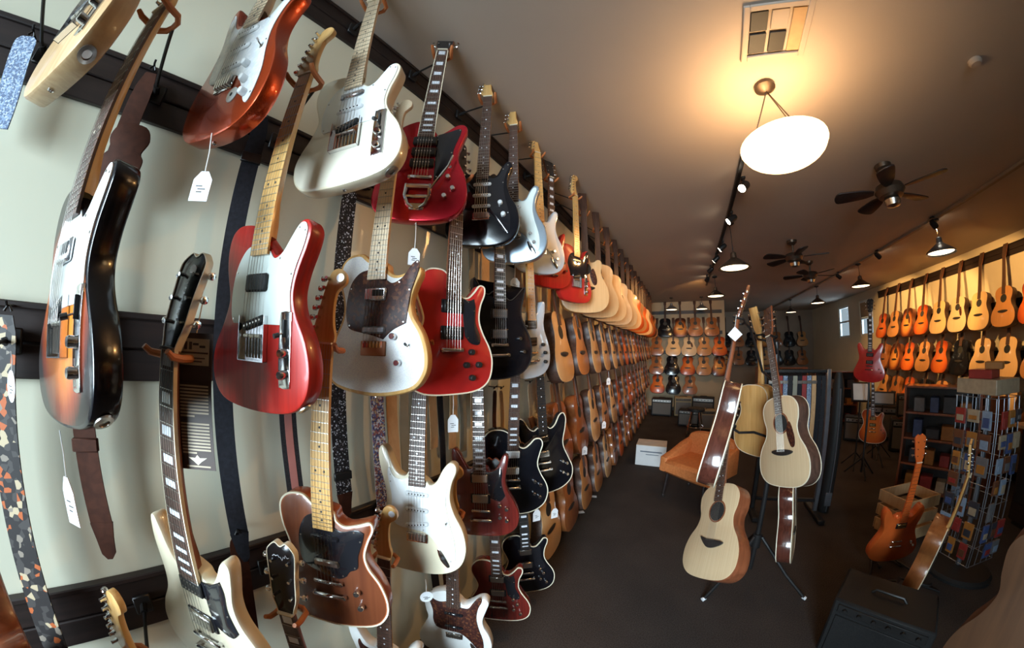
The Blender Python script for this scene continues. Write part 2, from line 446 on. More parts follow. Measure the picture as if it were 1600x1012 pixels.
OUT = {
 'tele': [(-.026, -.415), (-.05, -.402), (-.095, -.398), (-.124, -.415), (-.133, -.452), (-.127, -.50), (-.110, -.55), (-.107, -.58), (-.125, -.625), (-.153, -.672), (-.163, -.715), (-.150, -.765), (-.105, -.797), (0, -.807), (.105, -.797), (.150, -.765), (.163, -.712), (.150, -.655), (.120, -.60), (.110, -.56), (.118, -.515), (.134, -.468), (.139, -.432), (.125, -.41), (.105, -.413), (.088, -.438), (.068, -.468), (.046, -.478), (.028, -.462)],
 'strat': [(-.026, -.43), (-.045, -.447), (-.072, -.440), (-.095, -.405), (-.113, -.368), (-.133, -.353), (-.147, -.375), (-.140, -.425), (-.122, -.485), (-.114, -.535), (-.124, -.59), (-.150, -.65), (-.161, -.70), (-.148, -.752), (-.10, -.785), (0, -.796), (.09, -.787), (.146, -.752), (.167, -.69), (.156, -.62), (.126, -.56), (.112, -.51), (.117, -.46), (.131, -.42), (.127, -.396), (.107, -.39), (.085, -.415), (.065, -.455), (.045, -.47), (.027, -.455)],
 'sg': [(-.027, -.435), (-.038, -.452), (-.056, -.452), (-.074, -.425), (-.092, -.388), (-.110, -.364), (-.125, -.372), (-.126, -.42), (-.112, -.495), (-.117, -.55), (-.15, -.61), (-.168, -.67), (-.155, -.73), (-.10, -.768), (0, -.776), (.10, -.768), (.155, -.73), (.169, -.67), (.152, -.61), (.120, -.55), (.112, -.50), (.122, -.44), (.126, -.40), (.114, -.386), (.098, -.398), (.080, -.435), (.060, -.462), (.040, -.462), (.027, -.445)],
 'paul': [(-.026, -.385), (-.06, -.375), (-.10, -.384), (-.129, -.418), (-.133, -.465), (-.113, -.52), (-.107, -.555), (-.126, -.605), (-.158, -.66), (-.169, -.705), (-.153, -.76), (-.10, -.793), (0, -.80), (.10, -.793), (.153, -.76), (.169, -.70), (.158, -.645), (.125, -.585), (.110, -.54), (.115, -.49), (.132, -.445), (.130, -.418), (.108, -.414), (.088, -.438), (.062, -.463), (.036, -.462), (.026, -.44)],
 'offset': [(-.026, -.40), (-.06, -.405), (-.10, -.43), (-.128, -.475), (-.125, -.53), (-.118, -.575), (-.140, -.635), (-.165, -.695), (-.158, -.76), (-.11, -.80), (0, -.812), (.10, -.80), (.152, -.762), (.168, -.70), (.155, -.63), (.130, -.575), (.125, -.53), (.139, -.47), (.148, -.428), (.132, -.408), (.105, -.414), (.075, -.44), (.045, -.46), (.026, -.44)],
 'thin': [(-.026, -.415), (-.06, -.392), (-.105, -.398), (-.132, -.43), (-.130, -.485), (-.112, -.545), (-.113, -.59), (-.135, -.64), (-.160, -.69), (-.160, -.74), (-.125, -.79), (0, -.81), (.115, -.79), (.158, -.745), (.165, -.69), (.148, -.63), (.118, -.58), (.110, -.54), (.122, -.495), (.135, -.462), (.128, -.440), (.095, -.452), (.06, -.462), (.036, -.45), (.026, -.425)],
 'horned': [(-.026, -.41), (-.055, -.425), (-.085, -.405), (-.115, -.36), (-.128, -.37), (-.126, -.43), (-.113, -.50), (-.116, -.55), (-.145, -.61), (-.165, -.67), (-.158, -.735), (-.10, -.785), (0, -.80), (.10, -.785), (.155, -.74), (.170, -.68), (.158, -.61), (.122, -.54), (.114, -.49), (.127, -.43), (.137, -.385), (.122, -.385), (.085, -.425), (.055, -.445), (.026, -.43)],
 'modern': [(-.026, -.43), (-.05, -.44), (-.075, -.42), (-.092, -.385), (-.110, -.385), (-.118, -.43), (-.105, -.50), (-.108, -.55), (-.130, -.61), (-.150, -.67), (-.142, -.735), (-.09, -.775), (0, -.785), (.09, -.775), (.142, -.735), (.155, -.67), (.140, -.60), (.113, -.54), (.106, -.49), (.118, -.43), (.122, -.385), (.102, -.375), (.080, -.405), (.055, -.44), (.026, -.43)],
 'hollow': [(-.026, -.39), (-.07, -.375), (-.12, -.385), (-.155, -.43), (-.155, -.48), (-.135, -.535), (-.132, -.57), (-.155, -.63), (-.187, -.69), (-.195, -.74), (-.175, -.80), (-.11, -.845), (0, -.857), (.11, -.845), (.175, -.80), (.195, -.735), (.185, -.68), (.150, -.615), (.132, -.56), (.142, -.50), (.153, -.455), (.140, -.425), (.11, -.425), (.085, -.452), (.06, -.472), (.035, -.465), (.026, -.44)],
 'twin': [(-.026, -.43), (-.055, -.445), (-.085, -.425), (-.115, -.375), (-.145, -.365), (-.160, -.40), (-.152, -.46), (-.135, -.53), (-.140, -.58), (-.170, -.65), (-.195, -.72), (-.180, -.79), (-.11, -.835), (0, -.847), (.11, -.835), (.180, -.79), (.195, -.72), (.170, -.65), (.140, -.58), (.135, -.53), (.152, -.46), (.160, -.40), (.145, -.365), (.115, -.375), (.085, -.425), (.055, -.445), (.026, -.43)],
 'dread': mirror([(0, -.356), (-.06, -.358), (-.112, -.374), (-.142, -.415), (-.142, -.475), (-.134, -.525), (-.152, -.585), (-.186, -.655), (-.198, -.725), (-.184, -.795), (-.125, -.848), (0, -.862)]),
 'grand': mirror([(0, -.356), (-.055, -.358), (-.108, -.376), (-.139, -.42), (-.137, -.475), (-.120, -.53), (-.132, -.585), (-.172, -.645), (-.193, -.715), (-.180, -.79), (-.12, -.838), (0, -.850)]),
 'cut': [(-.0, -.356), (-.06, -.358), (-.112, -.374), (-.142, -.415), (-.142, -.475), (-.130, -.525), (-.150, -.585), (-.186, -.655), (-.198, -.725), (-.184, -.795), (-.125, -.848), (0, -.862), (.125, -.848), (.184, -.795), (.198, -.725), (.186, -.655), (.150, -.585), (.132, -.53), (.140, -.475), (.133, -.435), (.105, -.425), (.075, -.445), (.045, -.445), (.028, -.40)],
}
GUARD = {
 'tele': [(-.028, -.452, 1), (-.055, -.462), (-.080, -.50), (-.090, -.555), (-.086, -.605), (-.076, -.622, 1), (.095, -.624, 1), (.108, -.60), (.103, -.56), (.110, -.515), (.126, -.468), (.131, -.435), (.122, -.418), (.107, -.421), (.09, -.445), (.069, -.476), (.046, -.487), (.028, -.470, 1)],
 'tort': [(-.028, -.446, 1), (-.06, -.456), (-.086, -.49), (-.096, -.55), (-.090, -.602), (-.074, -.622), (-.01, -.636), (.030, -.648, 1), (.058, -.622), (.098, -.602, 1), (.102, -.56), (.109, -.51), (.126, -.455), (.124, -.424), (.105, -.436), (.080, -.472), (.05, -.488), (.028, -.475, 1)],
 'strat': [(-.028, -.452, 1), (-.060, -.462), (-.088, -.452), (-.102, -.425), (-.108, -.45), (-.092, -.52), (-.092, -.58), (-.075, -.622), (-.02, -.632), (.030, -.638), (.070, -.675), (.112, -.735), (.130, -.728), (.128, -.66), (.108, -.585), (.098, -.525), (.104, -.465), (.119, -.42), (.114, -.404), (.100, -.408), (.083, -.435), (.062, -.472), (.028, -.474, 1)],
 'sg': [(-.036, -.468, 1), (.030, -.468, 1), (.060, -.462), (.092, -.440, 1), (.098, -.47), (.095, -.52), (.110, -.575, 1), (.085, -.60), (.045, -.585), (.034, -.548, 1), (.034, -.512, 1), (-.036, -.512, 1)],
 'paul': [(.030, -.462, 1), (.062, -.474), (.085, -.466, 1), (.092, -.50), (.092, -.55), (.112, -.60), (.108, -.628), (.075, -.625), (.050, -.60, 1), (.040, -.52, 1)],
 'thin': [(-.028, -.440, 1), (-.055, -.455), (-.076, -.50), (-.080, -.56), (-.068, -.60), (-.02, -.622), (.03, -.632), (.055, -.618, 1), (.066, -.60), (.088, -.585), (.092, -.545), (.106, -.50), (.112, -.472, 1), (.09, -.466), (.05, -.478), (.028, -.47, 1)],
 'offset': [(.036, -.468, 1), (.085, -.448), (.120, -.432), (.126, -.45), (.108, -.52), (.104, -.57), (.085, -.62), (.048, -.66, 1), (.044, -.56, 1)],
 'strat_full': [(-.028, -.448, 1), (-.062, -.462), (-.090, -.44), (-.114, -.395), (-.128, -.385), (-.126, -.43), (-.105, -.50), (-.100, -.57), (-.085, -.63), (-.02, -.64), (.034, -.642), (.075, -.68), (.114, -.735), (.132, -.725), (.134, -.66), (.112, -.585), (.100, -.525), (.106, -.465), (.122, -.42), (.116, -.404), (.100, -.41), (.083, -.437), (.062, -.472), (.028, -.474, 1)],
}
HEAD = {
 'fender': [(-.021, .0, 1), (-.023, .012), (-.036, .028), (-.037, .04), (-.026, .10), (-.012, .165), (.0, .186), (.020, .188), (.036, .172), (.036, .152), (.022, .138), (.014, .125), (.012, .09), (.016, .05), (.024, .022), (.021, 0, 1)],
 'gibson': [(-.021, 0, 1), (-.026, .02), (-.034, .045), (-.037, .10), (-.041, .155), (-.033, .172), (-.016, .184), (0, .176), (.016, .184), (.033, .172), (.041, .155), (.037, .10), (.034, .045), (.026, .02), (.021, 0, 1)],
 'acoustic': [(-.022, 0, 1), (-.028, .018), (-.034, .04), (-.037, .175), (-.033, .188, 1), (.033, .188, 1), (.037, .175), (.034, .04), (.028, .018), (.022, 0, 1)],
}
_lines = {}
def outline(kind, k=5, src=OUT):
    key = (id(src), kind, k)
    if key not in _lines: _lines[key] = spline(src[kind], k)
    return _lines[key]

def rim(b, pts, y0, y1, o0, o1, mi=0):
    """A band that runs along an outline, between two depths and two insets."""
    nr = normals(pts); n = len(pts); base = len(b.v)
    for o, y in ((o0, y0), (o1, y0), (o1, y1), (o0, y1)):
        b.v += [(p[0] - q[0] * o, y, p[1] - q[1] * o) for p, q in zip(pts, nr)]
    for k in range(4):
        for j in range(n):
            a, c = k * n + j, k * n + (j + 1) % n; d, e = ((k + 1) % 4) * n + (j + 1) % n, ((k + 1) % 4) * n + j
            b.f.append((base + a, base + c, base + d, base + e)); b.m.append(mi)
    return b

def neck_parts(t, sp, lod):
    fe, sc = sp.get('fe', -.478), sp.get('scale', .648)
    heel = sp.get('heel', -.44)
    w0, w1 = .0215, .0285
    wat = lambda z: w0 + (w1 - w0) * (-z / .478)
    b = MB(); rings = []
    for z in (0.004, -.02, -.12, -.25, -.36, heel + .03, heel):
        w = wat(z) if z < 0 else w0; d = .020 + .004 * (-z / .44)
        if z <= heel + .035: d = .030
        rings.append([Vector((x * w, y, z)) for x, y in ((-1, .005), (1, .005), (1, .012), (.78, d * .85), (.3, d), (-.3, d), (-.78, d * .85), (-1, .012))])
    if lod == 0: rings = [rings[0], rings[-2], rings[-1]]
    b.rings(rings[::-1]); b.build('neck', sp['neck'], t)
    # fretboard with its frets and inlays
    b = MB(); z0 = 0.0
    vs = [(-w0, 0, z0), (w0, 0, z0), (wat(fe), 0, fe), (-wat(fe), 0, fe), (-w0, .0055, z0), (w0, .0055, z0), (wat(fe), .0055, fe), (-wat(fe), .0055, fe)]
    b.add(vs, [(0, 3, 2, 1), (4, 5, 6, 7), (0, 1, 5, 4), (2, 3, 7, 6), (1, 2, 6, 5), (3, 0, 4, 7)])
    fz = lambda n: -sc * (1 - 2 ** (-n / 12))
    if lod >= 1:
        n = 1
        while fz(n) > fe + .006 and n < 25:
            b.box((0, -.0004, fz(n)), (2 * wat(fz(n)), .002, .0015), 1); n += 1
    if sp.get('inlay'):
        for n in ((3, 5, 7, 9, 12, 15, 17, 19, 21) if sp['inlay'] == 'dot' else (1, 3, 5, 7, 9, 12, 15, 17, 19, 21)):
            z = (fz(n) + fz(n - 1)) / 2; h = fz(n - 1) - fz(n)
            if z < fe + .01: continue
            if sp['inlay'] == 'dot':
                for x in ((-.012, .012) if n == 12 else (0,)): b.lathe([(.0032, -.0003), (.0032, .001)], (x, 0, z), 'y', 8, 2)
            else: b.box((0, .0001, z), (wat(z) * 1.25, .001, h * .62), 2)
    fb = b.build('fretboard', [sp['fb'], M['fret'], sp.get('inlay_m', M['pearl'])], t)
    if sp.get('neck_bind'):
        b = MB()
        for s in (-1, 1):
            vs = [(s * w0, -.0003, 0), (s * (w0 + .0028), -.0003, 0), (s * (wat(fe) + .0028), -.0003, fe), (s * wat(fe), -.0003, fe)]
            b.add(vs + [(x, .0075, z) for x, y, z in vs], [(0, 1, 2, 3)[::s], (4, 7, 6, 5)[::s], (1, 5, 6, 2)[::s], (0, 3, 7, 4)[::s]])
        b.build('binding', M['bind'], fb)
    # headstock
    kind = sp.get('head', 'fender'); back = math.tan(math.radians(0 if kind == 'fender' else 11))
    b = MB(); b.slab(outline(kind, 2 if lod == 0 else 4, HEAD), .005 if kind == 'fender' else .001, .019 if kind == 'fender' else .015, .0015, 0, 1)
    b.v = [(x, y + max(z, 0) * back, z) for x, y, z in b.v]
    hd = b.build('headstock', [sp.get('headm', sp['neck']), sp['neck']], t)
    if kind == 'gibson' and sp.get('head_bind'):
        b = MB(); rim(b, outline(kind, 4, HEAD), -.0005, .0155, -.0012, .0012)
        b.v = [(x, y + max(z, 0) * back, z) for x, y, z in b.v]; b.build('binding', M['bind'], hd)
    if sp.get('emblem'):
        b = MB(); ex, ez = (.020, .166) if kind == 'fender' else (.004, .150)
        b.lathe([(.0105, -.0012), (.0105, .001)], (ex, (.005 if kind == 'fender' else .001) + ez * back, ez), 'y', 16)
        b.build('emblem', M['pearl'], hd)
    if sp.get('dots'):
        for k in range(8):
            z = .055 + .010 * k; b = MB(); b.lathe([(.0022, -.0008), (.0022, .0008)], (.0, .001 + z * back, z), 'y', 8); b.build('inlay_dot', M['pearl'], hd)
    if sp.get('script'):
        b = MB(); b.tube([(-.024 + .004 * k, .0002 + (.150 + .004 * math.sin(k * 1.7)) * back, .150 + (.009 if k % 3 == 1 else -.002) * math.cos(k * 1.3)) for k in range(13)], .0011, 5); b.build('script_mark', M['pearl'], hd)
    if lod >= 1:
        b = MB(); b.box((0, -.001, .003), (.043, .009, .005), 0); b.build('nut', M['bind'] if kind != 'gibson' or not sp.get('emblem') else M['ebony'], t)
        pm = sp.get('peg', M['chrome'])
        if kind == 'fender': P = [(-.027 + .0030 * i, .040 + .0245 * i, -1) for i in range(6)]
        else: P = [(s * .024, .05 + .045 * i, s) for s in (-1, 1) for i in range(3)]
        for x, z, s in P:
            y = z * back
            ex = (-.037 + .0045 * (z - .04) / .0245 if kind == 'fender' else s * .038)
            b = MB(); b.lathe([(.0048, .0), (.0035, -.010), (.0042, -.013)][::-1], (x, .004 + y, z), 'y', 8)
            b.tube([(ex - s * -.0, .012 + y, z), (ex + s * .010, .012 + y, z)], .0025, 6)
            b.tube([(ex + s * .008, .012 + y, z), (ex + s * .012, .012 + y, z), (ex + s * .020, .012 + y, z), (ex + s * .022, .012 + y, z)], [.004, .0075, .0075, .004], 8)
            b.build('tuning_peg', pm, t)
    if lod >= 2:
        for i in range(6):
            b = MB(); x0, x1 = -.0175 + .007 * i, -.0260 + .0104 * i
            b.tube([(x0, -.0025, .004), (x1, -.004, sp.get('bridge_z', -.648))], .0005, 4); b.build('string', M['nickel'], t)

def pickup(t, z, kind, m=None, slant=0.0):
    b = MB(); y = FB
    rot = Matrix.Rotation(slant, 3, 'Y')
    if kind == 'single':
        b.box((0, y - .004, z), (.083, .010, .017), 0, rot, .005)
        for i in range(6): b.lathe([(.0026, -.0098), (.0026, -.006)], Vector((0, y, z)) + rot @ Vector((-.0265 + .0106 * i, 0, 0)), 'y', 6, 1)
        return b.build('pickup', [m or M['pg_white'], M['arm']], t)
    if kind == 'lip':
        b.box((0, y - .004, z), (.076, .011, .022), 0, None, .006); return b.build('pickup', m or M['silver_pu'], t)
    if kind == 'hum':
        b.box((0, y - .0015, z), (.088, .006, .046), 0, None, .003); b.box((0, y - .006, z), (.070, .010, .038), 1, None, .003)
        for s in (-1, 1):
            for i in range(6): b.lathe([(.0022, -.0118), (.0022, -.010)], (-.026 + .0104 * i, y, z + s * .0095), 'y', 6, 2)
        return b.build('pickup', [M['pg_black'], m or M['black_matte'], M['nickel']], t)
    if kind == 'bare':
        b.box((0, y - .006, z), (.070, .010, .038), 0, None, .004)
        b.box((.010, y - .0112, z + .003), (.036, .001, .018), 1); return b.build('pickup', [m or M['silver_pu'], M['ink']], t)
    b.box((0, y - .006, z), (.087, .014, .034), 0, None, .004)          # soapbar
    for i in range(6): b.lathe([(.0026, -.0138), (.0026, -.012)], (-.026 + .0104 * i, y, z), 'y', 6, 1)
    return b.build('pickup', [m or M['black_matte'], M['nickel']], t)

def knob(t, x, z, m=None, r=.0095, h=.017, name='knob'):
    b = MB(); b.lathe([(r, 0), (r * .96, -h * .85), (r * .75, -h)][::-1], (x, FB, z), 'y', 14); return b.build(name, m or M['chrome'], t)

def switch(t, x, z, tip=None, ang=.3):
    b = MB(); b.lathe([(.006, 0), (.006, -.003)][::-1], (x, FB, z), 'y', 10)
    b.tube([(x, FB - .002, z), (x, FB - .016, z + .006)], .0018, 6); b.tube([(x, FB - .014, z + .005), (x, FB - .022, z + .008)], .0038, 6, 1)
    return b.build('selector_switch', [M['nickel'], tip or M['ink']], t)

def disc_on_side(t, pts, i, y, r, name, m, stretch=1.0):
    nr = normals(pts); p, q = pts[i % len(pts)], nr[i % len(pts)]
    n = Vector((q[0], 0, q[1])); a = Vector((0, 1, 0)); c = n.cross(a)
    o = Vector((p[0], y, p[1])); b = MB(); rings = []
    for rr, h in ((r, -.001), (r, .0025), (r * .55, .004), (r * .5, .001)):
        rings.append([o + n * h + (a * math.cos(2 * PI * j / 16) + c * math.sin(2 * PI * j / 16) * stretch) * rr for j in range(16)])
    b.rings(rings); return b.build(name, m, t)

def near_point(pts, x, z):
    return min(range(len(pts)), key=lambda i: (pts[i][0] - x) ** 2 + (pts[i][1] - z) ** 2)

def electric(label, mw, sp, lod=2, group=None):
    t = thing('electric_guitar', label, 'electric guitar', mw=mw, group=group)
    T = sp.get('T', .045); ol = outline(sp['body'], 5 if lod >= 1 else 3)
    b = MB(); b.slab(ol, FB, FB + T, sp.get('bev', .007), 0, 1)
    b.build('body', [sp['front'], sp.get('side', sp['front'])], t)
    if sp.get('bind'):
        b = MB(); rim(b, ol, FB - .0006, FB + .006, -.0008, .004); b.build('binding', sp['bind'], t)
    if sp.get('guard'):
        g, gm = sp['guard']; b = MB(); b.slab(outline(g, 5, GUARD), FB - .0026, FB + .001, .0008)
        pg = b.build('pickguard', gm, t)
        if lod >= 2:
            gp = outline(g, 5, GUARD); nr = normals(gp)
            for i in range(0, len(gp), 11):
                b = MB(); b.lathe([(.0028, 0), (.0022, -.0012)][::-1], (gp[i][0] - nr[i][0] * .006, FB - .0024, gp[i][1] - nr[i][1] * .006), 'y', 8); b.build('screw', M['nickel'], pg)
    neck_parts(t, sp, lod)
    for p in sp.get('pickups', ()): pickup(t, *p)
    br = sp.get('bridge', 'tom'); bz = sp.get('bridge_z', -.648)
    if br == 'tele':
        b = MB(); b.box((0, FB - .001, bz - .005), (.086, .003, .094), 0, None, .001)
        for s in (-1, 1): b.box((s * .042, FB - .006, bz - .005), (.002, .012, .094), 0)
        b.box((0, FB - .006, bz - .051), (.086, .012, .002), 0)
        for i in range(3): b.tube([(-.027 + .019 * i, FB - .006, bz), (-.011 + .019 * i, FB - .006, bz)], .0042, 8, 1)
        for i in range(6): b.tube([(-.026 + .0104 * i, FB - .005, bz), (-.026 + .0104 * i, FB - .005, bz - .045)], .0014, 5, 1)
        p = b.build('bridge', [sp.get('hw', M['chrome']), M['nickel']], t)
        b = MB(); b.box((0, FB - .005, bz + .027), (.072, .009, .019), 0, Matrix.Rotation(-.26, 3, 'Y'), .005)
        for i in range(6): b.lathe([(.0024, -.0105), (.0024, -.008)], Vector((0, FB, bz + .027)) + Matrix.Rotation(-.26, 3, 'Y') @ Vector((-.026 + .0104 * i, 0, 0)), 'y', 6, 1)
        b.build('pickup', [M['ink'], M['nickel']], p)
    elif br == 'strat':
        b = MB(); b.box((0, FB - .002, bz - .012), (.076, .005, .034), 0, None, .002)
        for i in range(6): b.box((-.0265 + .0106 * i, FB - .008, bz - .008), (.0092, .008, .026), 1, None, .0015)
        b.build('bridge', [sp.get('hw', M['chrome']), M['nickel']], t)
        if sp.get('arm'):
            b = MB(); b.tube([(.034, FB - .008, bz), (.037, FB - .03, bz - .01), (.048, FB - .034, bz - .05), (.064, FB - .034, bz - .115)], .0026, 6)
            b.build('tremolo_arm', M['chrome'], t)
    elif br == 'hard':
        b = MB(); b.box((0, FB - .002, bz - .014), (.080, .006, .042), 0, None, .002)
        for i in range(6): b.tube([(-.0265 + .0106 * i, FB - .009, bz + .006), (-.0265 + .0106 * i, FB - .009, bz - .012)], .0042, 6, 1)
        b.build('bridge', [sp.get('hw', M['copper']), M['chrome']], t)
    else:
        b = MB(); b.box((0, FB - .008, bz), (.086, .009, .012), 0, Matrix.Rotation(.04, 3, 'Y'), .003)
        for s in (-1, 1): b.lathe([(.006, 0), (.006, -.008)][::-1], (s * .037, FB, bz + s * .0015), 'y', 8)
        b.build('bridge', sp.get('hw', M['chrome']), t)
        if br == 'tom':
            b = MB(); b.box((0, FB - .010, bz - .045), (.098, .011, .014), 0, None, .005)
            for s in (-1, 1): b.lathe([(.007, 0), (.007, -.012)][::-1], (s * .043, FB, bz - .045), 'y', 8)
            b.build('tailpiece', sp.get('hw', M['chrome']), t)
        elif br == 'bigsby':
            b = MB()
            b.tube([(-.040, FB - .014, bz - .040), (.040, FB - .014, bz - .040)], .0085, 10)
            for s in (-1, 1): b.tube([(s * .040, FB - .010, bz - .032), (s * .042, FB - .012, bz - .075), (s * .030, FB - .008, bz - .105), (s * .012, FB - .005, bz - .118)], [.008, .007, .007, .006], 8)
            b.tube([(-.036, FB - .012, bz - .078), (.036, FB - .012, bz - .078)], .006, 8)
            b.box((0, FB - .004, bz - .112), (.052, .008, .026), 0, None, .004)
            bg = b.build('tailpiece', M['chrome'], t)
            b = MB(); b.tube([(.046, FB - .020, bz - .050), (.070, FB - .034, bz - .020), (.098, FB - .034, bz + .030), (.110, FB - .032, bz + .075)], [.004, .005, .005, .004], 8)
            b.build('tremolo_arm', M['chrome'], bg)
    if sp.get('plate'):
        x, z = sp['plate']; b = MB()
        pts = spline([(x - .016, z + .06), (x - .011, z + .074), (x + .011, z + .074), (x + .016, z + .06), (x + .016, z - .06), (x + .011, z - .074), (x - .011, z - .074), (x - .016, z - .06)], 3)
        b.slab(pts, FB - .0036, FB + .001, .0008); cp = b.build('control_plate', sp.get('hw', M['chrome']), t)
        for dz in (-.006, -.048): knob(t, x, z + dz)
        b = MB(); b.box((x, FB - .006, z + .042), (.004, .006, .034), 1); b.tube([(x, FB - .004, z + .034), (x - .004, FB - .020, z + .028)], .0018, 6, 0); b.tube([(x - .003, FB - .016, z + .029), (x - .006, FB - .026, z + .026)], .005, 8, 1)
        b.build('selector_switch', [M['chrome'], M['ink']], t)
    for k in sp.get('knobs', ()): knob(t, *k)
    for k in sp.get('switches', ()): switch(t, *k)
    if sp.get('jack') == 'dish':
        b = MB(); pts = spline([(.070, -.695), (.078, -.692), (.095, -.715), (.112, -.748), (.108, -.756), (.100, -.754), (.080, -.730)], 4)
        b.slab(pts, FB - .003, FB + .001, .001); b.lathe([(.0062, -.004), (.0062, .0)], (.090, FB, -.722), 'y', 10, 1); b.build('jack_plate', [M['chrome'], M['ink']], t)
    if sp.get('jack') == 'round':
        b = MB(); b.lathe([(.019, .0), (.019, -.002), (.012, -.0035), (.005, -.0035)][::-1], (.052, FB, -.700), 'y', 20, 0)
        b.lathe([(.005, -.0038), (.005, -.001)], (.052, FB, -.700), 'y', 10, 1); b.build('jack_plate', [M['pg_white'], M['ink']], t)
    if sp.get('jack') == 'side':
        disc_on_side(t, ol, near_point(ol, .13, -.785), FB + T / 2, .014, 'jack_plate', M['nickel'], 1.3)
    if lod >= 1:
        disc_on_side(t, ol, near_point(ol, 0, -.80), FB + T / 2, .006, 'strap_button', M['chrome'])
        disc_on_side(t, ol, near_point(ol, *sp.get('button', (-.125, -.40))), FB + T / 2, .006, 'strap_button', M['chrome'])
    return t

def acoustic(label, mw, sp, lod=0, group=None, name='acoustic_guitar'):
    t = thing(name, label, 'acoustic guitar', mw=mw, group=group)
    kind = sp.get('body', 'dread'); ol = outline(kind, 5 if lod else 3); T = sp.get('T', .085)
    b = MB(); b.slab(ol, FB + .003, FB + T, .003); b.build('body', sp['side'], t)
    b = MB(); b.slab(ol, FB, FB + .0035, .001); top = b.build('soundboard', sp['top'], t)
    b = MB(); b.lathe([(.051, -.0006), (.051, .001)], (0, FB, -.505), 'y', 24, 0)
    if lod: rim(b, [(.056 * math.cos(a * PI / 14), -.505 + .056 * math.sin(a * PI / 14)) for a in range(28)], FB - .0006, FB + .001, -.004, .004, 1)
    b.build('soundhole', [M['ink'], M['mahogany']], t)
    b = MB(); b.slab(spline([(-.075, -.655), (-.03, -.648), (.03, -.648), (.075, -.655), (.075, -.668), (.03, -.680), (-.03, -.680), (-.075, -.668)] if not sp.get('wedge') else [(-.082, -.640), (-.03, -.652), (.03, -.655), (.082, -.662), (.075, -.676), (.02, -.694), (-.03, -.690)], 3), FB - .009, FB + .001, .002)
    b.build('bridge', M['ebony'], t)
    if sp.get('guard'):
        b = MB(); b.slab(spline([(.040, -.540), (.062, -.500), (.080, -.52), (.098, -.585), (.094, -.63), (.070, -.635), (.048, -.59)], 4), FB - .0015, FB + .001, .0004); b.build('pickguard', sp['guard'], t)
    if sp.get('bind'):
        b = MB(); rim(b, ol, FB - .0004, FB + .005, -.0008, .0035); b.build('binding', sp['bind'], t)
        if lod >= 2:
            b = MB(); rim(b, ol, FB + T - .005, FB + T + .0004, -.0008, .0035); b.build('binding', sp['bind'], t)
    s2 = dict(neck=sp.get('neck', M['mahogany']), fb=M['rosewood'], head=sp.get('head', 'acoustic'), headm=sp.get('headm', M['rosewood']), fe=-.452, heel=-.37, inlay='dot' if lod >= 2 else None, peg=sp.get('peg', M['chrome']), bridge_z=-.66, emblem=False)
    neck_parts(t, s2, lod)
    return t

def hanger(mw, zr, label, group='guitar hangers along the rails'):
    """A padded yoke on a steel arm that comes out of a rail and holds a guitar under its headstock."""
    o = mw @ Vector((0, .046, -.010)); y = o.y
    if o.x > 1: x0, sx = XR - .03, -1
    else: x0, sx = XW + .022, 1
    t = thing('guitar_hanger', label, 'guitar hanger', (x0, y, zr), 0, group)
    inv = Matrix.Translation((-x0, -y, -zr))
    b = MB(); b.box((sx * .006, 0, 0), (.012, .045, .055), 0, None, .003); b.tube([(sx * .01, 0, .0), (sx * .045, 0, .0)], .009, 8); b.build('bracket', M['arm'], t)
    b = MB(); b.tube([(sx * .03, 0, 0), (sx * .06, 0, 0), tuple(inv @ o)], .0045, 7); b.build('arm', M['arm'], t)
    for s in (-1, 1):
        b = MB(); P = [(0, .046, -.010), (s * .020, .044, -.011), (s * .036, .032, -.012), (s * .038, .006, -.012), (s * .040, -.014, -.008), (s * .042, -.026, .002)]
        b.tube([inv @ (mw @ Vector(p)) for p in P], [.006, .007, .0075, .0075, .007, .0055], 8); b.build('prong', M['prong'], t)
    return t
# ------------------------------------------------------------------ room shell
def struct(name, b, m, parent=None, smooth=0):
    o = b.build(name, m, parent, smooth)
    if parent is None: o['kind'] = 'structure'
    return o

m, nt, bs = nodes('carpet'); setp(bs, .95, spec=.1); M['carpet'] = m
n1 = N(nt, 'ShaderNodeTexNoise'); n1.inputs['Scale'].default_value = 160; n1.inputs['Detail'].default_value = 2
n2 = N(nt, 'ShaderNodeTexNoise'); n2.inputs['Scale'].default_value = 3
v = coords(nt); nt.links.new(v, n1.inputs['Vector']); nt.links.new(v, n2.inputs['Vector'])
ad = N(nt, 'ShaderNodeMath', operation='MULTIPLY_ADD'); ad.inputs[1].default_value = .25
nt.links.new(n2.outputs['Fac'], ad.inputs[0]); nt.links.new(n1.outputs['Fac'], ad.inputs[2])
nt.links.new(ramp(nt, [(.35, (.026, .021, .019)), (.8, (.078, .062, .055))], ad.outputs[0]).outputs['Color'], bs.inputs['Base Color'])
bp = N(nt, 'ShaderNodeBump'); bp.inputs['Strength'].default_value = .5; nt.links.new(n1.outputs['Fac'], bp.inputs['Height']); nt.links.new(bp.outputs['Normal'], bs.inputs['Normal'])

M['ceiling'] = paint('ceiling paint', (.47, .395, .335), .75, var=.03, scale=2)
M['wall_panel'] = paint('pale green gloss wall panel', (.76, .75, .60), .22, .25, var=.03, scale=1.5)
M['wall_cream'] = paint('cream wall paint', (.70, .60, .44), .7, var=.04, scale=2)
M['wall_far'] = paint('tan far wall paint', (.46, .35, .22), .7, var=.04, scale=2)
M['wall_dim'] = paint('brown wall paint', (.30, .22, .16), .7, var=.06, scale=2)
M['trim'] = paint('dark trim paint', (.030, .022, .020), .4, .2, var=.2)

